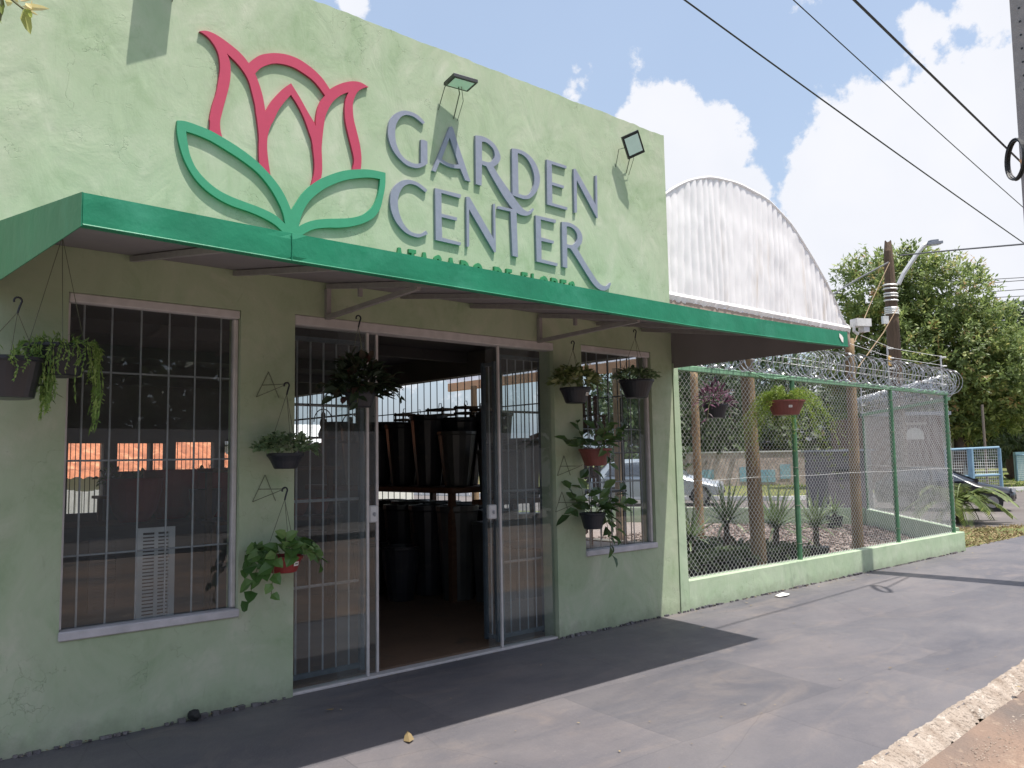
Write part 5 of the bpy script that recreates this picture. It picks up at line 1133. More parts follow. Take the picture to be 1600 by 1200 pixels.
# ---------------------------------------------------------------- background buildings
def quadbox(m, p, d, L, dep, z0, z1):
    """box whose near face starts at p, runs L along d and goes dep away"""
    n = V((-d.y, d.x, 0)); c = V(p)+d*L/2+n*dep/2; m.obox(V((c.x, c.y, (z0+z1)/2)), d*L/2, n*dep/2, V((0, 0, (z1-z0)/2)))
RTf = V((RT.x, RT.y, 0)).normalized(); FWf = V((_F.x, _F.y, 0)).normalized()
def span(pxa, pxb, d): a = dp(pxa, 700, d); b = dp(pxb, 700, d); return V((a.x, a.y, 0)), V((b.x, b.y, 0))
def zof(py, d, px=1300): return dp(px, py, d).z
# brick house with the white oval sign
d = 34.; a, b = span(1358, 1474, d); dd = (b-a).normalized(); L = (b-a).length; nn = V((-dd.y, dd.x, 0))
t = thing('brick_house', 'dark brick house with an arched white panel seen through the corner fence', 'house', tuple(a))
m = MB(); quadbox(m, a, dd, L, 4, 0, zof(652, d)); m.build('wall', 'brick_dark', t)
brk = MB(); brk.box(-.185, .185, -.02, .0, -.085, .085); me_b = mesh_of(brk, 'brick', 'brick_dark')
ang = math.atan2(dd.y, dd.x); z = .12; row = 0; cnt = 0
while z < zof(658, d)-.15:
    x = .2+(.2 if row % 2 else 0)
    while x < L-.25 and cnt < 150: p = a+dd*x-nn*.0-V(OFF[t.name]); inst(me_b, 'brick', t, Matrix.Translation((p.x, p.y, z)) @ Matrix.Rotation(ang, 4, 'Z')); x += .40; cnt += 1
    z += .20; row += 1
def arch_panel(m, c, w_, h_, dd, nn):
    k = len(m.v); pts = [(-w_, -h_*.6), (w_, -h_*.6), (w_, 0)]+[(w_*math.cos(q), h_*math.sin(q)) for q in [i*PI/10 for i in range(1, 10)]]+[(-w_, 0)]
    for e in (0, 1):
        for u, v_ in pts: q = c+dd*u+V((0, 0, v_))+nn*(-.05+.045*e); m.v.append(tuple(q))
    n = len(pts); m.f.append(tuple(k+i for i in range(n)))
    for i in range(n): m.f.append((k+i, k+n+i, k+n+(i+1) % n, k+(i+1) % n))
m = MB(); cc = a+dd*(L*.62)+V((0, 0, zof(682, d))); arch_panel(m, cc, .36, .30, dd, nn); m.build('sign_panel', 'white_paint', t)
m = MB(); cc = a+dd*(L*.62)+V((0, 0, zof(664, d))); m.obox(cc-nn*.03, dd*.5, nn*.03, V((0, 0, .05))); m.build('lintel', 'house_wall', t)
m = MB(); m.obox(a+dd*L*.5+V((0, 0, zof(652, d)+.08))-nn*.1, dd*(L*.5+.2), nn*.3, V((0, 0, .07))); m.build('roof', 'roof_grey', t)
a, b = span(1478, 1512, 41); dd = (b-a).normalized(); t = thing('white_house', 'pale rendered house wall between the fence corner and the blue fence', 'house', tuple(a))
m = MB(); quadbox(m, a, dd, (b-a).length, 5, 0, zof(650, 41)); m.build('wall', 'house_white', t); n_ = V((-dd.y, dd.x, 0))
m = MB(); m.obox(a+dd*(b-a).length*.5+V((0, 0, zof(650, 41)+.1)), dd*((b-a).length*.5+.3), n_*.5, V((0, 0, .09))); m.build('roof', 'tile_orange', t)
m = MB(); m.obox(a+dd*.8-n_*.03+V((0, 0, 1.6)), dd*.3, n_*.03, V((0, 0, .45))); m.build('window', 'window_dark', t)
# grey booth
d = 21.; a, b = span(1291, 1360, d); dd = (b-a).normalized(); t = thing('grey_booth', 'plain dark grey rendered booth beyond the back wall of the yard', 'booth', tuple(a))
n_ = V((-dd.y, dd.x, 0)); m = MB(); quadbox(m, a, dd, (b-a).length, 1.6, 0, zof(706, d)); m.build('wall', 'block_grey', t)
m = MB(); m.obox(a+dd*.45-n_*.015+V((0, 0, zof(735, d))), dd*.22, n_*.02, V((0, 0, .035))); m.build('vent', 'window_dark', t)
m = MB(); quadbox(m, a-dd*.06-n_*.08, dd, (b-a).length+.12, 1.76, zof(706, d)+.002, zof(706, d)+.06); m.build('roof', 'roof_grey', t)
# long pale wall with painted patches and a grey roofed house behind
d = 41.; a, b = span(1045, 1292, d); dd = (b-a).normalized(); n_ = V((-dd.y, dd.x, 0)); L = (b-a).length
t = thing('painted_wall', 'long pale pink rough wall with blue painted patches across the side street', 'wall', tuple(a))
m = MB(); quadbox(m, a, dd, L, .25, 0, zof(705, d)); m.build('wall', 'rock_wall', t)
m = MB(); quadbox(m, a-n_*.04, dd, L, .33, zof(705, d)+.002, zof(705, d)+.08); m.build('coping', 'house_white', t)
for s, w_, z0_, z1_ in ((.50, .9, .2, .9), (.62, .7, .15, .75), (.73, .5, .3, 1.), (.22, .9, .2, .8)):
    m = MB(); m.obox(a+dd*L*s-n_*.012+V((0, 0, (z0_+z1_)/2)), dd*w_/2, n_*.01, V((0, 0, (z1_-z0_)/2))); m.build('painted_patch', 'mural_blue', t)
m = MB(); m.obox(a+dd*L*.9-n_*.012+V((0, 0, 1.22)), dd*.28, n_*.01, V((0, 0, .18))); m.build('painted_patch', 'tile_orange', t)
d = 50.; a, b = span(1150, 1345, d); dd = (b-a).normalized(); n_ = V((-dd.y, dd.x, 0)); L = (b-a).length
t = thing('grey_roofed_house', 'low house with blue grey sheet roof behind the pale painted wall', 'house', tuple(a))
m = MB(); quadbox(m, a+n_*.6, dd, L, 6, 0, zof(695, d)); m.build('wall', 'brick_dark', t)
m = MB(); z0_, z1_ = zof(690, d), zof(655, d); nseg = 44
for i in range(nseg+1):
    s = L*i/nseg; w_ = .05*(i % 2); p = a+dd*s; m.v.extend([tuple(p-n_*.2+V((0, 0, z0_+w_))), tuple(p+n_*4+V((0, 0, z1_+w_)))])
for i in range(nseg): m.f.append((2*i, 2*i+2, 2*i+3, 2*i+1))
m.build('roof', 'roof_grey', t)
for s in (.15, .4, .62): m = MB(); m.obox(a+dd*L*s+n_*.57+V((0, 0, 1.35)), dd*.6, n_*.03, V((0, 0, .4))); m.build('window', 'window_dark', t)
m = MB(); m.obox(a+dd*L*.5+n_*.56+V((0, 0, .9)), dd*L*.5, n_*.02, V((0, 0, .06))); m.build('dark_band', 'timber_dark', t)
# blue framed fence panels
def bluepanel(pxa, pxb, d, yt, label, mid):
    a, b = span(pxa, pxb, d); dd = (b-a).normalized(); L = (b-a).length; zt = zof(yt, d, 1530); t = thing('blue_fence_panel', label, 'fence', tuple(a)); n_ = V((-dd.y, dd.x, 0))
    for s in ((0, .45, 1) if mid else (0, 1)): p = a+dd*L*s; m = MB(); m.tube([p, p+V((0, 0, zt))], .055 if s != .45 else .10, 8); m.build('post', 'blue_paint', t)
    for z in ((zt-.02, zt*.42) if mid else (zt-.02,)): m = MB(); m.tube([a+V((0, 0, z)), b+V((0, 0, z+.05))], .04, 8); m.build('rail', 'blue_paint', t)
    m = MB(); x = .04
    while x < L: m.tube([a+dd*x+n_*.02+V((0, 0, .05)), a+dd*x+n_*.02+V((0, 0, zt))], .006, 3); x += .07
    z = .1
    while z < zt: m.tube([a+n_*.025+V((0, 0, z)), b+n_*.025+V((0, 0, z))], .006, 3); z += .09
    m.build('wire_mesh', 'galvanised', t, kind='stuff')
bluepanel(1478, 1561, 27., 701, 'blue pipe framed mesh fence panel behind the black car', True)
bluepanel(1586, 1660, 40., 712, 'blue fence panel far right beyond the lawn', False)
a, b = span(1586, 1700, 41); dd = (b-a).normalized(); m = MB(); quadbox(m, a, dd, (b-a).length, .2, 0, 1.4); tag(m.build('garden_wall', 'mural_blue', off=tuple(a)), 'blue grey wall behind the far blue fence panel', 'wall')
p = dp(1539, 700, 33); m = MB(); m.tube([(p.x, p.y, 0), (p.x, p.y, dp(1534, 632, 33).z)], .05, 7); tag(m.build('thin_post', 'bark_grey', off=(p.x, p.y, 0)), 'thin grey post rising behind the blue fence panel', 'post')
# far hills of foliage so that no bare horizon shows
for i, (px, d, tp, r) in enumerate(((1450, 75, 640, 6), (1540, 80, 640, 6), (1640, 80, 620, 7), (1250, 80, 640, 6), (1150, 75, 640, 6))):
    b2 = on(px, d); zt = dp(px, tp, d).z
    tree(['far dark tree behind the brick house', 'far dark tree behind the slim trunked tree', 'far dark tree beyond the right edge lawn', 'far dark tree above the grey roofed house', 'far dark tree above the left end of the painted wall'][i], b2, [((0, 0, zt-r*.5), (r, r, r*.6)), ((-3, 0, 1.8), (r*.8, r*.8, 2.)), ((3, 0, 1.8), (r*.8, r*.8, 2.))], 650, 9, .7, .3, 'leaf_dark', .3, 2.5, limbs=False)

# ---------------------------------------------------------------- cars
def car(label, nose, heading, body, scale=1., cname='parked_car'):
    """nose on the ground, heading the way it points; side profile lofted over the width"""
    h = V(heading).normalized(); s_ = V((-h.y, h.x, 0)); t = thing(cname, label, 'car', tuple(nose), 'cars parked along the side street'); o = V(nose)
    def P(x, y, z): return o-h*x*scale+s_*y*scale+V((0, 0, z*scale))
    side = [(.02, .32), (.0, .55), (.12, .70), (.95, .90), (1.75, 1.28), (2.2, 1.42), (3.0, 1.42), (3.5, 1.28), (3.85, .98), (4.0, .86), (4.05, .5), (3.98, .28)]
    def half(z, y): return .83 if z < .92 else .83-(z-.92)*.42
    m = MB(); n = len(side); ST = (-1, -.97, -.86, -.55, 0, .55, .86, .97, 1)
    for yy in ST:
        e = max(0, abs(yy)-.5)*2
        for x, z in side: m.v.append(tuple(P(x+(.22*e*e if x < 1 else -.16*e*e if x > 3.6 else 0), yy*half(z, yy), z-(.13*e**3*(1 if z > .6 else 0))-(.05*e**3 if z > 1 else 0))))
    ns = len(ST)
    for j in range(ns-1):
        for i in range(n-1): m.f.append((j*n+i, j*n+i+1, (j+1)*n+i+1, (j+1)*n+i))
    m.f.append(tuple(i for i in range(n))); m.f.append(tuple((ns-1)*n+i for i in reversed(range(n)))); m.f.append(tuple(j*n for j in range(ns))+tuple(j*n+n-1 for j in reversed(range(ns))))
    bo = m.build('body', body, t); bo.data.polygons.foreach_set('use_smooth', [len(f.vertices) == 4 for f in bo.data.polygons])
    def gl(nm, pts): mm = MB(); mm.add([tuple(P(*q)) for q in pts], [tuple(range(len(pts)))]); mm.build(nm, 'car_glass', t)
    gl('windscreen', [(1.02, -.66, .945), (1.02, .66, .945), (1.71, .56, 1.285), (1.71, -.56, 1.285)])
    gl('rear_window', [(3.50, -.54, 1.30), (3.50, .54, 1.30), (3.84, .62, 1.0), (3.84, -.62, 1.0)])
    for sg_ in (-1, 1):
        gl('side_window', [(1.15, sg_*.838, .95), (2.35, sg_*.838, .95), (2.35, sg_*.665, 1.33), (1.85, sg_*.69, 1.27)])
        gl('side_window', [(2.42, sg_*.838, .95), (3.55, sg_*.838, .95), (3.3, sg_*.68, 1.28), (2.42, sg_*.665, 1.33)])
        for x in (.72, 3.25):
            w_ = MB(); c = P(x, sg_*.76, .30); R0 = .30*scale
            w_.tube([c-s_*.09*scale*sg_, c+s_*.10*scale*sg_], R0, 18); wh = w_.build('wheel', 'tyre', t); w2 = MB(); w2.tube([c+s_*.101*scale*sg_, c+s_*.108*scale*sg_], R0*.6, 12); w2.build('rim', 'rim', wh)
        m2 = MB(); m2.obox(P(.10, sg_*.58, .66), h*.05*scale, s_*.17*scale, V((0, 0, .055*scale))); m2.build('headlight', 'lamp_clear', t)
        m2 = MB(); m2.obox(P(1.15, sg_*.93, .98), h*.05*scale, s_*.09*scale, V((0, 0, .055*scale))); m2.build('mirror', body, t)
    m2 = MB(); m2.obox(P(.0, 0, .45), h*.015*scale, s_*.4*scale, V((0, 0, .07*scale))); m2.build('grille', 'black_plastic', t)
    return t
c = gp(1585, 796); car('black car parked behind the young palm beside the blue fence', (c.x, c.y, -.02), RTf*.93-FWf*.36, 'car_black', .78)
c = gp(1131, 787); car('silver car seen through the mesh next to the shop pier', (c.x, c.y, -.02), RTf*.98-FWf*.16, 'car_silver', 1.0)

# ---------------------------------------------------------------- yard plants
def yucca(p, stem, n, L, label, tall=1., mat='leaf_yucca', cat='plant'):
    p = V(p); t = thing('yucca_plant', label, cat, tuple(p)); 
    m = MB(); m.lathe([(.10, 0), (.13, .01), (.155, .22), (.165, .24), (.15, .24)], p+V((0, 0, .012)), 16); m.build('nursery_pot', 'black_plastic', t)
    m = MB(); m.tube([p+V((0, 0, .15)), p+V((.02, 0, stem))], [.045, .035], 8); m.build('stem', 'bark', t)
    lm = MB(); 
    for i in range(8): d = rndvec(); lm.blade(p+V((0, 0, stem*rnd(.3, .9))), V((d.x, d.y, -1.2)), V((d.y, -d.x, 0)), .3, .03, .1)
    lm.build('dead_leaves', 'leaf_dry', t)
    for i in range(n):
        a = i*2.399; el = 1.35-1.35*(i/n)**.8; d = V((math.cos(a)*math.cos(el), math.sin(a)*math.cos(el), math.sin(el)))
        b = MB(); b.tone = []; ll = L*rnd(.8, 1.1); sd = d.cross(V((0, 0, 1))); sd = sd.normalized() if sd.length > .1 else V((1, 0, 0)); q = p+V((.02, 0, stem)); k0 = 0
        for k in range(5):
            s = k/4; w_ = .040*(1-s)**.6+.001; c = q+d*ll*s+V((0, 0, -.28*ll*s*s*(1.2-el))); b.v.extend([tuple(c-sd*w_/1.6), tuple(c+sd*w_/1.6)])
        for k in range(4): b.f.append((2*k, 2*k+1, 2*k+3, 2*k+2)); b.tone.append(.25+.7*k/4)
        b.build('leaf', mat, t)
    return t
def yd(px, py, Y): p = at(px, py, Y); return (p.x, Y, .0)
yucca(yd(1214, 885, .75), .55, 50, .64, 'spiky yucca in a black pot behind the low wall, left of the middle post')
yucca(yd(1276, 868, .70), .50, 46, .58, 'spiky yucca right of the green middle post behind the low wall')
yucca(yd(1137, 900, 1.3), .60, 48, .66, 'spiky yucca standing among dark nursery pots near the timber post')
yucca(yd(1080, 905, 1.0), .5, 34, .5, 'spiky plant just behind the pier at the left end of the mesh')
yucca(yd(1305, 840, 3.2), .3, 30, .4, 'small low yucca deeper in the yard behind the slim timber post')
# rows of black nursery pots with small dark plants in the shade
np_ = MB(); np_.lathe([(.09, 0), (.12, .01), (.145, .25), (.155, .27), (.14, .27), (.135, .25)], (0, 0, 0), 14); me_p = mesh_of(np_, 'pot', 'black_plastic')
spots = []
for r_ in range(5):
    for q_ in range(8): spots.append((6.95+q_*.36+.12*(r_ % 2)+rnd(-.04, .04), .62+r_*.40+rnd(-.04, .04)))
fol = []
for k in range(4):
    m = MB()
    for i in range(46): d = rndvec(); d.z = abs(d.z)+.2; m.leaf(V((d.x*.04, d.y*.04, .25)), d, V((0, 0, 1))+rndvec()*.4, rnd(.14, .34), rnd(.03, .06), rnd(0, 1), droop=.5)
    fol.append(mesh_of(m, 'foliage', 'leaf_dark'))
for i, (x, y) in enumerate(spots):
    rw = ['front', 'second', 'third', 'fourth', 'rearmost'][i//8]; cl_ = ['nearest the shop', 'next to the one nearest the shop', 'third from the shop', 'fourth from the shop', 'fifth from the shop', 'sixth from the shop', 'seventh from the shop', 'farthest from the shop'][i % 8]
    t = thing('nursery_pot', f'black nursery pot in the yard shade, {rw} row, {cl_}', 'potted plant', (x, y, .013), 'rows of black nursery pots in the yard')
    inst(me_p, 'pot', t); fo = inst(fol[i % 4], 'foliage', t, Matrix.Rotation(rnd(0, 6), 4, 'Z')); fo['kind'] = 'stuff'

# ---------------------------------------------------------------- inside the shop
def vase(p, r, h, mat, label, n=18, flare=1.):
    m = MB(); m.lathe([(r*.62*flare, 0), (r*.66*flare, .01), (r*.88, h*.55), (r, h*.93), (r*1.05, h*.95), (r*1.05, h), (r*.94, h), (r*.86, h*.6), (r*.5, h*.1)], p, n)
    return tag(m.build('planter_vase', mat, off=tuple(p), smooth=False), label, 'planter', 'tall dark planters stacked inside the shop')
t = thing('display_rack', 'long wooden display rack along the right wall inside the shop, carrying planters', 'rack', (5.7, 3.4, 0))
m = MB(); m.cbox(5.22, 6.18, 1.9, 5.0, 1.10, 1.16, .006); m.build('shelf', 'table_wood', t)
for x, y in ((5.28, 1.98), (6.12, 1.98), (5.28, 4.92), (6.12, 4.92), (5.28, 3.45), (6.12, 3.45)): m = MB(); m.box(x-.03, x+.03, y-.03, y+.03, .006, 1.099); m.build('leg', 'table_wood', t)
WD = ['nearest the doors', 'second from the doors', 'third from the doors', 'fourth from the doors', 'fifth from the doors', 'deepest in the shop']
for r_, x in enumerate((5.46, 5.98, 5.72)):
    for k in range(6 if r_ < 2 else 5):
        y = 2.12+k*.50+(.25 if r_ == 2 else 0); h = rnd(.66, .80) if (r_+k) % 3 else rnd(.55, .66)
        vase((x, y, 1.162), .20, h, 'vase_dark' if (k+r_) % 4 else 'vase_grey', f'tall planter on the rack, {["aisle side", "wall side", "middle"][r_]} row, {WD[k]}')
for r_, x in enumerate((5.44, 5.99, 5.72)):
    for k in range(6 if r_ < 2 else 5):
        y = 2.1+k*.50+(.25 if r_ == 2 else 0); vase((x, y, .007), .215, rnd(.86, .98), 'vase_dark' if (k*2+r_) % 5 else 'vase_grey', f'floor planter under the rack, {["aisle side", "wall side", "middle"][r_]} row, {WD[k]}', flare=1.1)
for k in range(4): vase((5.0-.02*k, 2.5+k*.55, .007), .20, rnd(.55, .66), 'vase_dark', f'lower dark planter on the floor before the rack, {WD[k]}')
def crate(p, w_, h_, label):
    """slatted wooden hanging box"""
    p = V(p); t = thing('slatted_box', label, 'hanging box', tuple(p), 'slatted wooden boxes hung before the barred opening')
    for k in range(4): m = MB(); z = p.z+k*h_/4; 
    for k in range(4):
        z = p.z+k*h_/3.6; m = MB(); m.box(p.x-.10, p.x-.085, p.y-w_/2, p.y+w_/2, z, z+h_*.11); m.box(p.x+.085, p.x+.10, p.y-w_/2, p.y+w_/2, z, z+h_*.11)
        m.box(p.x-.084, p.x+.084, p.y-w_/2, p.y-w_/2+.015, z, z+h_*.11); m.box(p.x-.084, p.x+.084, p.y+w_/2-.015, p.y+w_/2, z, z+h_*.11); m.build('slat', 'timber_dark', t)
    for sg_ in (-1, 1): m = MB(); m.box(p.x-.085, p.x-.07, p.y+sg_*w_*.42-.012, p.y+sg_*w_*.42+.012, p.z, p.z+h_); m.build('upright', 'timber_dark', t)
    m = MB(); m.tube([(p.x, p.y-.03, p.z+h_+.0), (p.x, p.y-.02, p.z+h_+.05), (p.x, p.y+.02, p.z+h_+.05), (p.x, p.y+.03, p.z+h_)], .005, 5); m.build('hook', 'black_metal', t)
for k, (px, yw) in enumerate(((632, 662), (655, 664), (688, 655), (728, 652), (753, 656))):
    r = ray(px, yw); s = (6.10-CAM.x)/r.x; p = CAM+r*s; crate((6.10, p.y, p.z-.10), .21 if k != 2 else .34, .24, 'slatted wooden box hung before the barred opening, ' + ['first from the left', 'second from the left', 'widest one in the middle', 'second from the right', 'rightmost one seen through the doors'][k])
# timber posts seen beyond the side bars
# small garden chairs displayed at the right window
def mini_chair(p, s, rz, label):
    t = thing('garden_chair', label, 'chair', (0, 0, 0), 'small slatted garden chairs shown behind the right window'); t.location = p; t.rotation_euler = (0, 0, rz); OFF[t.name] = V((0, 0, 0))
    for i in range(5):
        u = (i-2)*.105*s; m = MB(); m.obox(V((u*1.15, .12*s, .58*s)), V((.043*s, 0, 0)), V((0, .010*s, .0)), V((u*.12, .10*s, (.36-.02*abs(i-2))*s))); m.build('back_slat', 'timber_red', t)
    for i in range(4): m = MB(); m.box(-.25*s, .25*s, (-.36+i*.12)*s, (-.26+i*.12)*s, (.27-.01*i)*s, (.29-.01*i)*s); m.build('seat_slat', 'timber_red', t)
    for sg_ in (-1, 1):
        m = MB(); m.box(sg_*.30*s-.05*s, sg_*.30*s+.05*s, -.40*s, .16*s, .46*s, .485*s); m.build('armrest', 'timber_red', t)
        m = MB(); m.box(sg_*.29*s-.03*s, sg_*.29*s+.03*s, -.38*s, -.34*s, 0, .459*s); m.build('leg', 'timber_red', t)
        m = MB(); m.obox(V((sg_*.27*s, .10*s, .15*s)), V((.012*s, 0, 0)), V((0, .30*s, -.10*s)), V((0, .02*s, .04*s))); m.build('leg', 'timber_red', t)
t = thing('wire_shelf', 'dark two tier shelf behind the right window carrying small wooden chairs', 'shelf', (5.9, .9, 0))
for z in (.62, 1.13, 1.60): m = MB(); m.box(5.32, 6.14, .38, 1.5, z-.02, z); m.build('tier', 'bar_dark', t)
for x, y in ((5.34, .40), (6.12, .40), (5.34, 1.48), (6.12, 1.48)): m = MB(); m.box(x-.012, x+.012, y-.012, y+.012, .006, 2.0); m.build('upright', 'bar_dark', t)
for x, y, z, s, rz, lb in ((5.42, .62, 1.602, .46, .5, 'small slatted wooden chair on the top tier at the window left side'), (5.72, .66, 1.602, .50, -.2, 'small slatted wooden chair in the middle of the top tier'), (5.98, .75, 1.602, .50, -.6, 'small slatted wooden chair on the top tier at the window right side'),
                       (5.48, .62, 1.132, .44, .5, 'small wooden chair on the middle tier behind the terracotta pot'), (5.78, .70, 1.132, .44, -.5, 'small wooden chair in the middle of the middle tier'), (6.02, .80, 1.132, .44, -.9, 'small wooden chair at the right end of the middle tier'), (5.85, .85, .622, .5, -.5, 'small wooden chair on the lowest tier of the window shelf')):
    mini_chair((x, y, z), s, rz, lb)
# big rectangular planters between the rack and the right window
def trough(x, y, z, w_, d_, h_, label):
    m = MB(); m.add([(x-w_*.42, y-d_*.42, z), (x+w_*.42, y-d_*.42, z), (x+w_*.42, y+d_*.42, z), (x-w_*.42, y+d_*.42, z), (x-w_/2, y-d_/2, z+h_), (x+w_/2, y-d_/2, z+h_), (x+w_/2, y+d_/2, z+h_), (x-w_/2, y+d_/2, z+h_)], [(0,3,2,1),(4,5,6,7),(0,1,5,4),(1,2,6,5),(2,3,7,6),(3,0,4,7)])
    m.cbox(x-w_*.53, x+w_*.53, y-d_*.53, y+d_*.53, z+h_-.03, z+h_+.004, .006); tag(m.build('trough_planter', 'vase_grey', off=(x, y, z)), label, 'planter')
t = thing('low_table', 'low wooden table with square planters behind the right door pane', 'table', (5.85, 1.8, 0))
m = MB(); m.cbox(5.45, 6.2, 1.55, 1.87, .98, 1.03, .005); m.build('tabletop', 'table_wood', t)
for x in (5.5, 6.15): m = MB(); m.box(x-.025, x+.025, 1.69, 1.73, .006, .979); m.build('leg', 'table_wood', t)
trough(5.68, 1.71, 1.032, .34, .28, .50, 'square dark planter on the low table, aisle side'); trough(6.02, 1.71, 1.032, .26, .28, .62, 'square dark planter on the low table, wall side')
trough(5.62, 1.71, .008, .36, .30, .80, 'large square planter on the floor under the low table, aisle side'); trough(6.02, 1.71, .008, .30, .30, .86, 'large square planter on the floor under the low table, wall side')
# left part of the room: counter, maroon planters, round dark pot, louvred panels
t = thing('counter', 'long dark counter across the room behind the left window', 'counter', (3.2, 3.6, 0))
m = MB(); m.cbox(1.9, 4.35, 3.4, 4.3, .84, .89, .005); m.build('counter_top', 'block_grey', t)
m = MB(); m.box(1.95, 4.30, 3.45, 4.25, .006, .839); m.build('counter_base', 'block_grey', t)
def bowl(p, r, h, mat, label, cat='planter'):
    m = MB(); m.lathe([(r*.5, 0), (r*.8, h*.25), (r, h*.7), (r*1.02, h*.95), (r*1.05, h), (r*.9, h*.97), (r*.6, h*.3)], p, 20); return tag(m.build('bowl_planter', mat, off=tuple(p)), label, cat)
bowl((2.75, 3.8, .892), .25, .42, 'maroon', 'maroon bowl planter at the left end of the counter'); bowl((3.18, 4.0, .892), .27, .50, 'maroon', 'larger maroon bowl planter in the middle of the counter'); bowl((3.62, 3.85, .892), .24, .46, 'maroon', 'maroon bowl planter right of the round dark pot'); 
bowl((3.35, 3.55, .892), .15, .30, 'vase_dark', 'round dark pot standing before the maroon bowls'); bowl((4.05, 3.9, .892), .2, .36, 'vase_dark', 'dark bowl planter at the right end of the counter')
def louvre(px0, px1, yt, yb, Y, label, mat='louvre_white'):
    a, b = at(px0, yt, Y), at(px1, yt, Y); zb = at(px0, yb, Y).z; t = thing('louvred_panel', label, 'panel', (a.x, Y, zb)); W_ = b.x-a.x; H_ = a.z-zb
    m = MB(); fx = .16*W_; m.box(a.x, a.x+fx, Y, Y+.02, zb, a.z); m.box(b.x-fx, b.x, Y, Y+.02, zb, a.z); m.box(a.x+fx, b.x-fx, Y, Y+.02, a.z-.03, a.z); m.box(a.x+fx, b.x-fx, Y, Y+.02, zb, zb+.03); m.build('frame', mat, t)
    m = MB(); m.box(a.x+.45*W_, a.x+.55*W_, Y-.003, Y, zb, a.z); m.build('centre_bar', mat, t)
    n = 24
    for k in range(n): z = zb+.035+(H_-.07)*k/n; m = MB(); m.box(a.x+fx, b.x-fx, Y+.003, Y+.016, z, z+(H_-.07)/n*.58); m.build('slat', mat, t)
louvre(214, 274, 826, 976, .60, 'white louvred panel leaning inside the left window')
louvre(140, 190, 842, 960, .95, 'dim louvred panel in the dark left of the white one', 'block_grey')
# bench of leafy pots before the back openings
t = thing('plant_bench', 'bench of leafy pots before the back openings of the shop', 'bench', (4.8, 8.2, 0))
m = MB(); m.box(3.6, 6.2, 8.0, 8.4, .98, 1.02); m.build('bench_top', 'table_wood', t)
for x in (3.66, 6.14): m = MB(); m.box(x-.03, x+.03, 8.17, 8.23, .006, .979); m.build('leg', 'table_wood', t)
for k, x in enumerate((3.8, 4.25, 4.72, 5.15, 5.6, 6.0)):
    t = thing('leafy_pot', 'leafy potted plant on the bench before the back openings, ' + ['leftmost', 'second from left', 'third from left', 'third from right', 'second from right', 'rightmost'][k], 'potted plant', (x, 8.2, 1.022), 'leafy pots on the far bench')
    m = MB(); m.lathe([(.07, 0), (.10, .14), (.105, .15), (.09, .15)], (x, 8.2, 1.022), 12); m.build('pot', 'terracotta' if k % 2 else 'black_plastic', t)
    small_foliage(t, V((x, 8.2, 1.17)), rnd(.16, .30), rnd(.14, .40), 46, 'leaf_big', .13, .06, lift=.04)
# figurines on hoops seen through the left door pane
def figurine(px, py, Y, label):
    p = at(px, py, Y); t = thing('hoop_figurine', label, 'ornament', tuple(p), 'ornaments on wire hoops behind the left door pane'); s = .11
    m = MB(); m.tube([p+V((s*math.cos(a), 0, s*math.sin(a)*1.25+.06)) for a in [i*PI/14 for i in range(15)]], .006, 5); m.build('hoop', 'bar_dark', t)
    m = MB(); m.lathe([(.05, -.10), (.055, -.07), (.028, 0), (.038, .05), (.030, .09), (.014, .105), (.026, .125), (.024, .15), (.006, .17)], p, 12); m.build('figure', 'timber_dark', t)
    m = MB(); m.box(p.x-s-.03, p.x+s+.03, p.y-.06, p.y+.06, p.z-.12, p.z-.10); m.build('base', 'timber_dark', t)
# left stand with clay pots behind the door pane
t = thing('pot_stand', 'low wooden stand of clay pots behind the left door pane', 'stand', (3.9, 2.6, 0))
m = MB(); m.cbox(3.2, 4.6, 3.0, 3.38, 1.36, 1.40, .005); m.build('shelf', 'table_wood', t)
for x in (3.24, 4.56): m = MB(); m.box(x-.025, x+.025, 3.16, 3.21, .006, 1.359); m.build('leg', 'table_wood', t)
figurine(505, 668, 3.18, 'carved figure on a wire hoop, left of the pair behind the left door pane'); figurine(548, 675, 3.18, 'carved figure on a wire hoop, right of the pair behind the left door pane')
for k in range(5): bowl((3.35+k*.25, 2.95+.02*k, .905), .10, .17, 'terracotta', ['small clay pot on the side table nearest the left window', 'second small clay pot on the side table', 'middle small clay pot on the side table', 'fourth small clay pot on the side table', 'small clay pot on the side table nearest the doorway'][k], 'pot')
t = thing('side_table', 'narrow table of small clay pots behind the left door pane', 'table', (3.8, 2.95, 0))
m = MB(); m.box(3.15, 4.5, 2.8, 3.12, .87, .903); m.build('tabletop', 'table_wood', t)
for x in (3.2, 4.45): m = MB(); m.box(x-.02, x+.02, 2.94, 2.98, .006, .869); m.build('leg', 'table_wood', t)

# ---------------------------------------------------------------- neighbours behind the shop
t = thing('tile_roof_house', 'house with a sunlit orange tile roof seen through the back openings of the shop', 'house', (4, 12, 0))
m = MB(); m.box(-2, 7.3, 12.6, 18, 0, 1.24); m.build('wall', 'house_white', t)
m = MB(); nxs, nys = 300, 26
for i in range(nxs+1):
    for j in range(nys+1):
        x = -2.2+9.7*i/nxs; s = j/nys; m.v.append((x, 11.9+s*4.4, 1.22+s*2.0+.045*abs(math.sin(x*PI/.22))+(.03 if j % 2 else 0)))
for i in range(nxs):
    for j in range(nys): a_ = i*(nys+1)+j; m.f.append((a_, a_+nys+1, a_+nys+2, a_+1))
m.build('roof', 'tile_orange', t, kind='stuff')
t = thing('white_shed', 'white shed with pale gable right of the orange tile roof behind the shop', 'shed', (11, 14, 0))
m = MB(); m.box(8.4, 13.2, 14.0, 18, 0, 1.9); m.build('wall', 'house_white', t)
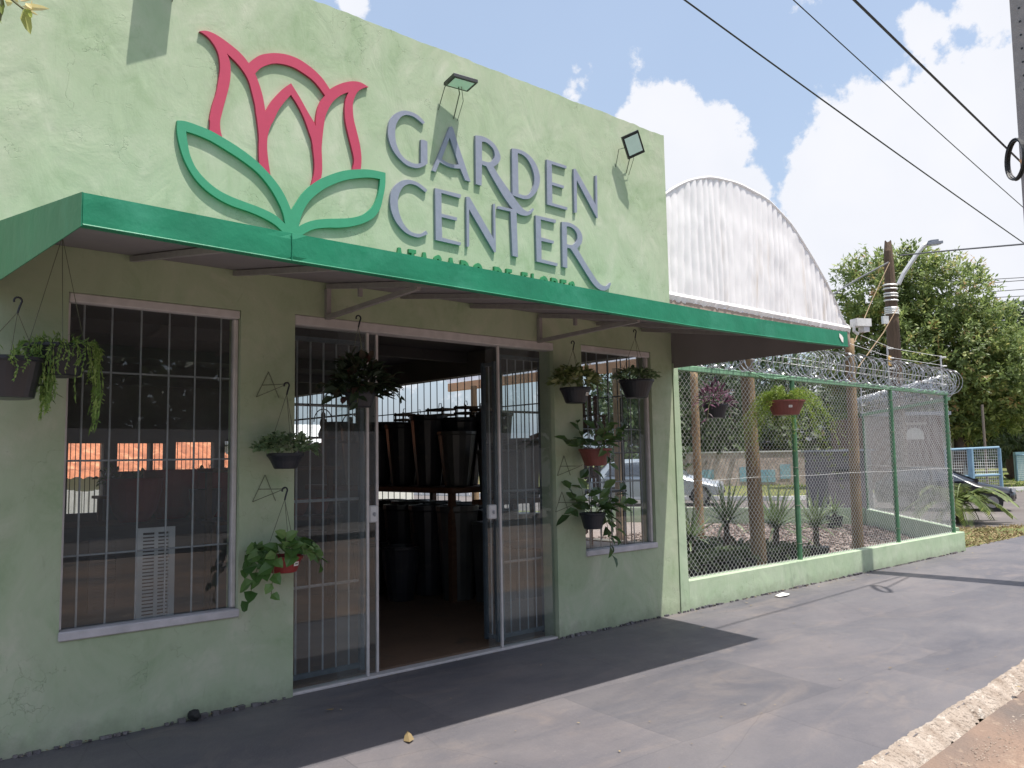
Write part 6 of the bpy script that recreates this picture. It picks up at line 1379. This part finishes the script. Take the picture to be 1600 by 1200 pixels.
m = MB(); m.add([(8.2, 13.8, 1.92), (13.4, 13.8, 1.92), (13.4, 18.2, 1.92), (8.2, 18.2, 1.92), (8.2, 16, 2.5), (13.4, 16, 2.5)], [(0, 1, 5, 4), (2, 3, 4, 5), (3, 0, 4), (1, 2, 5), (0, 3, 2, 1)]); m.build('roof', 'white_paint', t)
m = MB(); xx = 2.2
while xx < 6.2: m.box(xx, xx+.085, 10.4, 10.43, 0, 1.05+.02*math.sin(xx*9)); xx += .10
tag(m.build('paling_fence', 'white_paint', off=(3.4, 10.4, 0)), 'white paling fence behind the back openings of the shop', 'fence')

# ---------------------------------------------------------------- across the street (mirrored in the panes)
m = MB(); m.box(-16, 42, -15.4, -15.2, -.2, 2.3); tag(m.build('boundary_wall', 'house_wall', off=(5, -15.3, 0)), 'long boundary wall across the street, mirrored in the windows', 'wall')
for i, x in enumerate((-9, -3.5, 2.5, 8.5, 15, 22, 30)):
    tree(f'street tree across the road, {["first", "second", "third", "fourth", "fifth", "sixth", "last"][i]} along the boundary wall', (x, -17.5, -.2), [((0, 0, 3.8), (3.3, 2.4, 2.4)), ((-1.4, 0, 2.9), (2.2, 2, 1.9)), ((1.5, .3, 3.2), (2.3, 2, 2.))], 420, 10, .5, .2, 'leaf_dark', .22, 2.4, limbs=False)

# ---------------------------------------------------------------- twig hanging in at the top left
tw = thing('leafy_twig', 'leafy twig with yellow green leaves hanging in at the top left corner', 'twig', tuple(dp(10, -10, 1.75)))
D0 = 1.75
m = MB(); m.tube([dp(-60, -60, D0), dp(-5, -20, D0), dp(22, 2, D0), dp(36, 14, D0)], [.006, .004, .003, .002], 6); m.tube([dp(2, -14, D0), dp(3, 10, D0), dp(0, 32, D0)], [.004, .003, .002], 5); m.build('stem', 'stem', tw)
lf = [((36, 14), (48, 54), .6), ((34, 10), (78, 14), .9), ((36, 12), (60, 24), .95), ((2, 4), (4, 24), .3), ((8, 2), (20, 4), .8), ((-2, 24), (3, 38), .2), ((6, 0), (2, 22), .25), ((30, 2), (52, -2), 1.), ((38, 13), (50, 28), .5), ((12, -8), (30, 4), .85), ((40, 4), (50, 14), 1.), ((48, 14), (50, 0), 1.)]
for (a, b, tn) in lf:
    p, q = dp(*a, D0), dp(*b, D0-.03*rnd(-1, 1)); mm = MB(); mm.leaf(p, q-p, -_F+rndvec()*.5, (q-p).length, (q-p).length*(.36 if tn < .9 else .2), tn, droop=.0); mm.build('leaf', 'leaf_twig', tw)

# ---------------------------------------------------------------- litter and small things on the ground
def pz(x, y): return .05*min(y, 0)+.004
def onp(px, py):
    """pixel to the tilted pavement"""
    z = 0
    for _ in range(6): p = gp(px, py, z); z = .05*min(p.y, 0)
    return p
p = onp(1222, 931); m = MB(); m.add([tuple(p+V(q)) for q in ((-.10, -.03, .006), (.0, -.06, .012), (.12, -.02, .008), (.09, .05, .02), (-.04, .045, .008), (-.11, .01, .012))], [(0, 1, 2, 3, 4, 5)]); tag(m.build('paper_scrap', 'sticker', off=tuple(p)), 'crumpled white paper scrap on the pavement before the mesh fence', 'paper')
for px, py, sz, lb in ((640, 1163, .07, 'large dry leaf at the edge of the awning shadow'), (359, 1109, .05, 'orange brown dry leaf against the wall left of the doors'), (522, 1110, .035, 'small pale dry leaf on the shaded pavement before the doors'), (1094, 983, .03, 'small dry leaf near the corner of the awning shadow'), (1388, 1046, .02, 'tiny pale leaf on the sunny pavement toward the kerb'), (1416, 1181, .07, 'curled brown leaf on the kerb at the bottom edge'), (1592, 1074, .05, 'brown leaf on the dirt road edge at the right edge')):
    p = onp(px, py); 
    if py > 1150 and px > 1300: p.z -= .10
    m = MB(); m.leaf(p+V((0, 0, .012)), V((rnd(-1, 1), rnd(-.5, .5), .1)), V((0, .2, 1)), sz*1.6, sz*.8, rnd(.3, .9), fold=-.25); o = m.build('dry_leaf', 'leaf_dry', off=tuple(p)); tag(o, lb, 'leaf')
p = at(305, 1106, -.06); bm = bmesh.new(); bmesh.ops.create_icosphere(bm, subdivisions=3, radius=.035)
for v in bm.verts: v.co *= 1+.25*mn.noise(v.co*40); v.co.z *= .85
m = MB(); bm.verts.index_update(); m.add([v.co+V((p.x, -.05, .03)) for v in bm.verts], [[v.index for v in f.verts] for f in bm.faces]); bm.free(); tag(m.build('stone', 'tyre', off=(p.x, -.05, 0)), 'black lump of stone against the foot of the wall under the left window', 'stone')
# crumbs and flakes over the pavement and along the wall foot, uncountable
m = MB(); m.tone = []
for i in range(420):
    if i < 150: x = rnd(.3, 13); y = -abs(R_.gauss(0, .03))-.004
    elif i < 330: x = rnd(1.5, 15); y = rnd(-2.7, .0)
    else: x = rnd(6.5, 13.4); y = -abs(R_.gauss(0, .12))-.01
    if y > -.02 and x < 6.5: y = -.025
    s = rnd(.003, .010)*(1.5 if i > 330 else 1); d = rndvec(); d.z = .1; m.blade((x, y, pz(x, y)+.003), d, (0, 0, 1), s*2.2, s*1.4, rnd(.2, 1))
o = m.build('crumbs', 'leaf_dry', off=(6, -1, 0), kind='stuff')
# mortar rubble in the joint between wall and pavement
m = MB()
for i in range(520):
    x = rnd(.3, 13.1); 
    if 2.5 < x < 4.83: continue
    s = rnd(.004, .014)*(1.6 if mn.noise(V((x*1.7, 0, 0))) > .1 else .8); m.obox((x, -.006-rnd(0, .012), .002), V((s, rnd(-.3, .3)*s, 0)), V((0, s*.8, 0)), V((0, rnd(-.4, .4)*s, s*.7)))
m.build('joint_rubble', 'pavement_paint', off=(6, 0, 0), kind='stuff')
# grit and stones along the kerb
m = MB()
for i in range(2400):
    x = rnd(3, 11); y = kerbY(x)-.12-abs(R_.gauss(0, .16)); s = rnd(.0025, .007)*(1.9 if R_.random() < .04 else 1)
    c = V((x, y, -.222+s*.25)); k = len(m.v); pr = [c+V((math.cos(a)*s*rnd(.7, 1.1), math.sin(a)*s*rnd(.7, 1.1), rnd(-.1, .2)*s)) for a in [j*PI/2.5 for j in range(5)]]
    m.v.extend([tuple(q) for q in pr]+[tuple(c+V((0, 0, s*.7)))]); m.f.extend([(k+j, k+(j+1) % 5, k+5) for j in range(5)])
m.build('kerb_grit', 'kerb_stone', off=(6, -3, 0), kind='stuff')
# dry leaves and grass on the verge beyond the wall end
m = MB(); m.tone = []
for i in range(7000):
    x = rnd(13.2, 18.6); y = rnd(.12, 3.)**1.0
    if x > 17.2 and y > 1.3-.4*(x-17.2): continue
    if x < 16.9 and y > (x-13.12)*.84+.0: continue
    if mn.noise(V((x*.9, y*1.3, 0))) < -.18: continue
    d = rndvec(); d.z = abs(d.z)*.7+.05; m.blade((x, y, -.008), d, rndvec(), rnd(.03, .10), rnd(.012, .03), rnd(.1, 1))
m.build('verge_litter', 'leaf_dry', off=(15, 1, 0), kind='stuff')
m = MB(); m.tone = []
for i in range(7000):
    f_ = R_.random(); x = rnd(33, 60); y = rnd(-1, 24)
    d = rndvec(); d.z = abs(d.z)+.4; m.blade((x, y, -.004), d, rndvec(), rnd(.08, .2), .03, rnd(.0, .8))
m.build('far_grass', 'leaf_fern', off=(45, 9, 0), kind='stuff')
# gravel stones and leaf litter in the yard
m = MB()
for i in range(9000):
    x = rnd(8.6, 16.2); y = rnd(.2, 5.5)
    if y > (x-13.12)*.84+.1 and False: continue
    if x > 13 and y < (x-13.12)*.84+.12: continue
    if y > 3.1+(16.75-x)*1.5: continue
    s = rnd(.008, .026); m.obox((x, y, .014+s*.3), V((s, rnd(-.5, .5)*s, rnd(-.3, .3)*s)), V((rnd(-.3, .3)*s, s*.8, 0)), V((0, rnd(-.4, .4)*s, s*.6)))
m.build('gravel_stones', 'gravel', off=(12, 2, 0), kind='stuff')
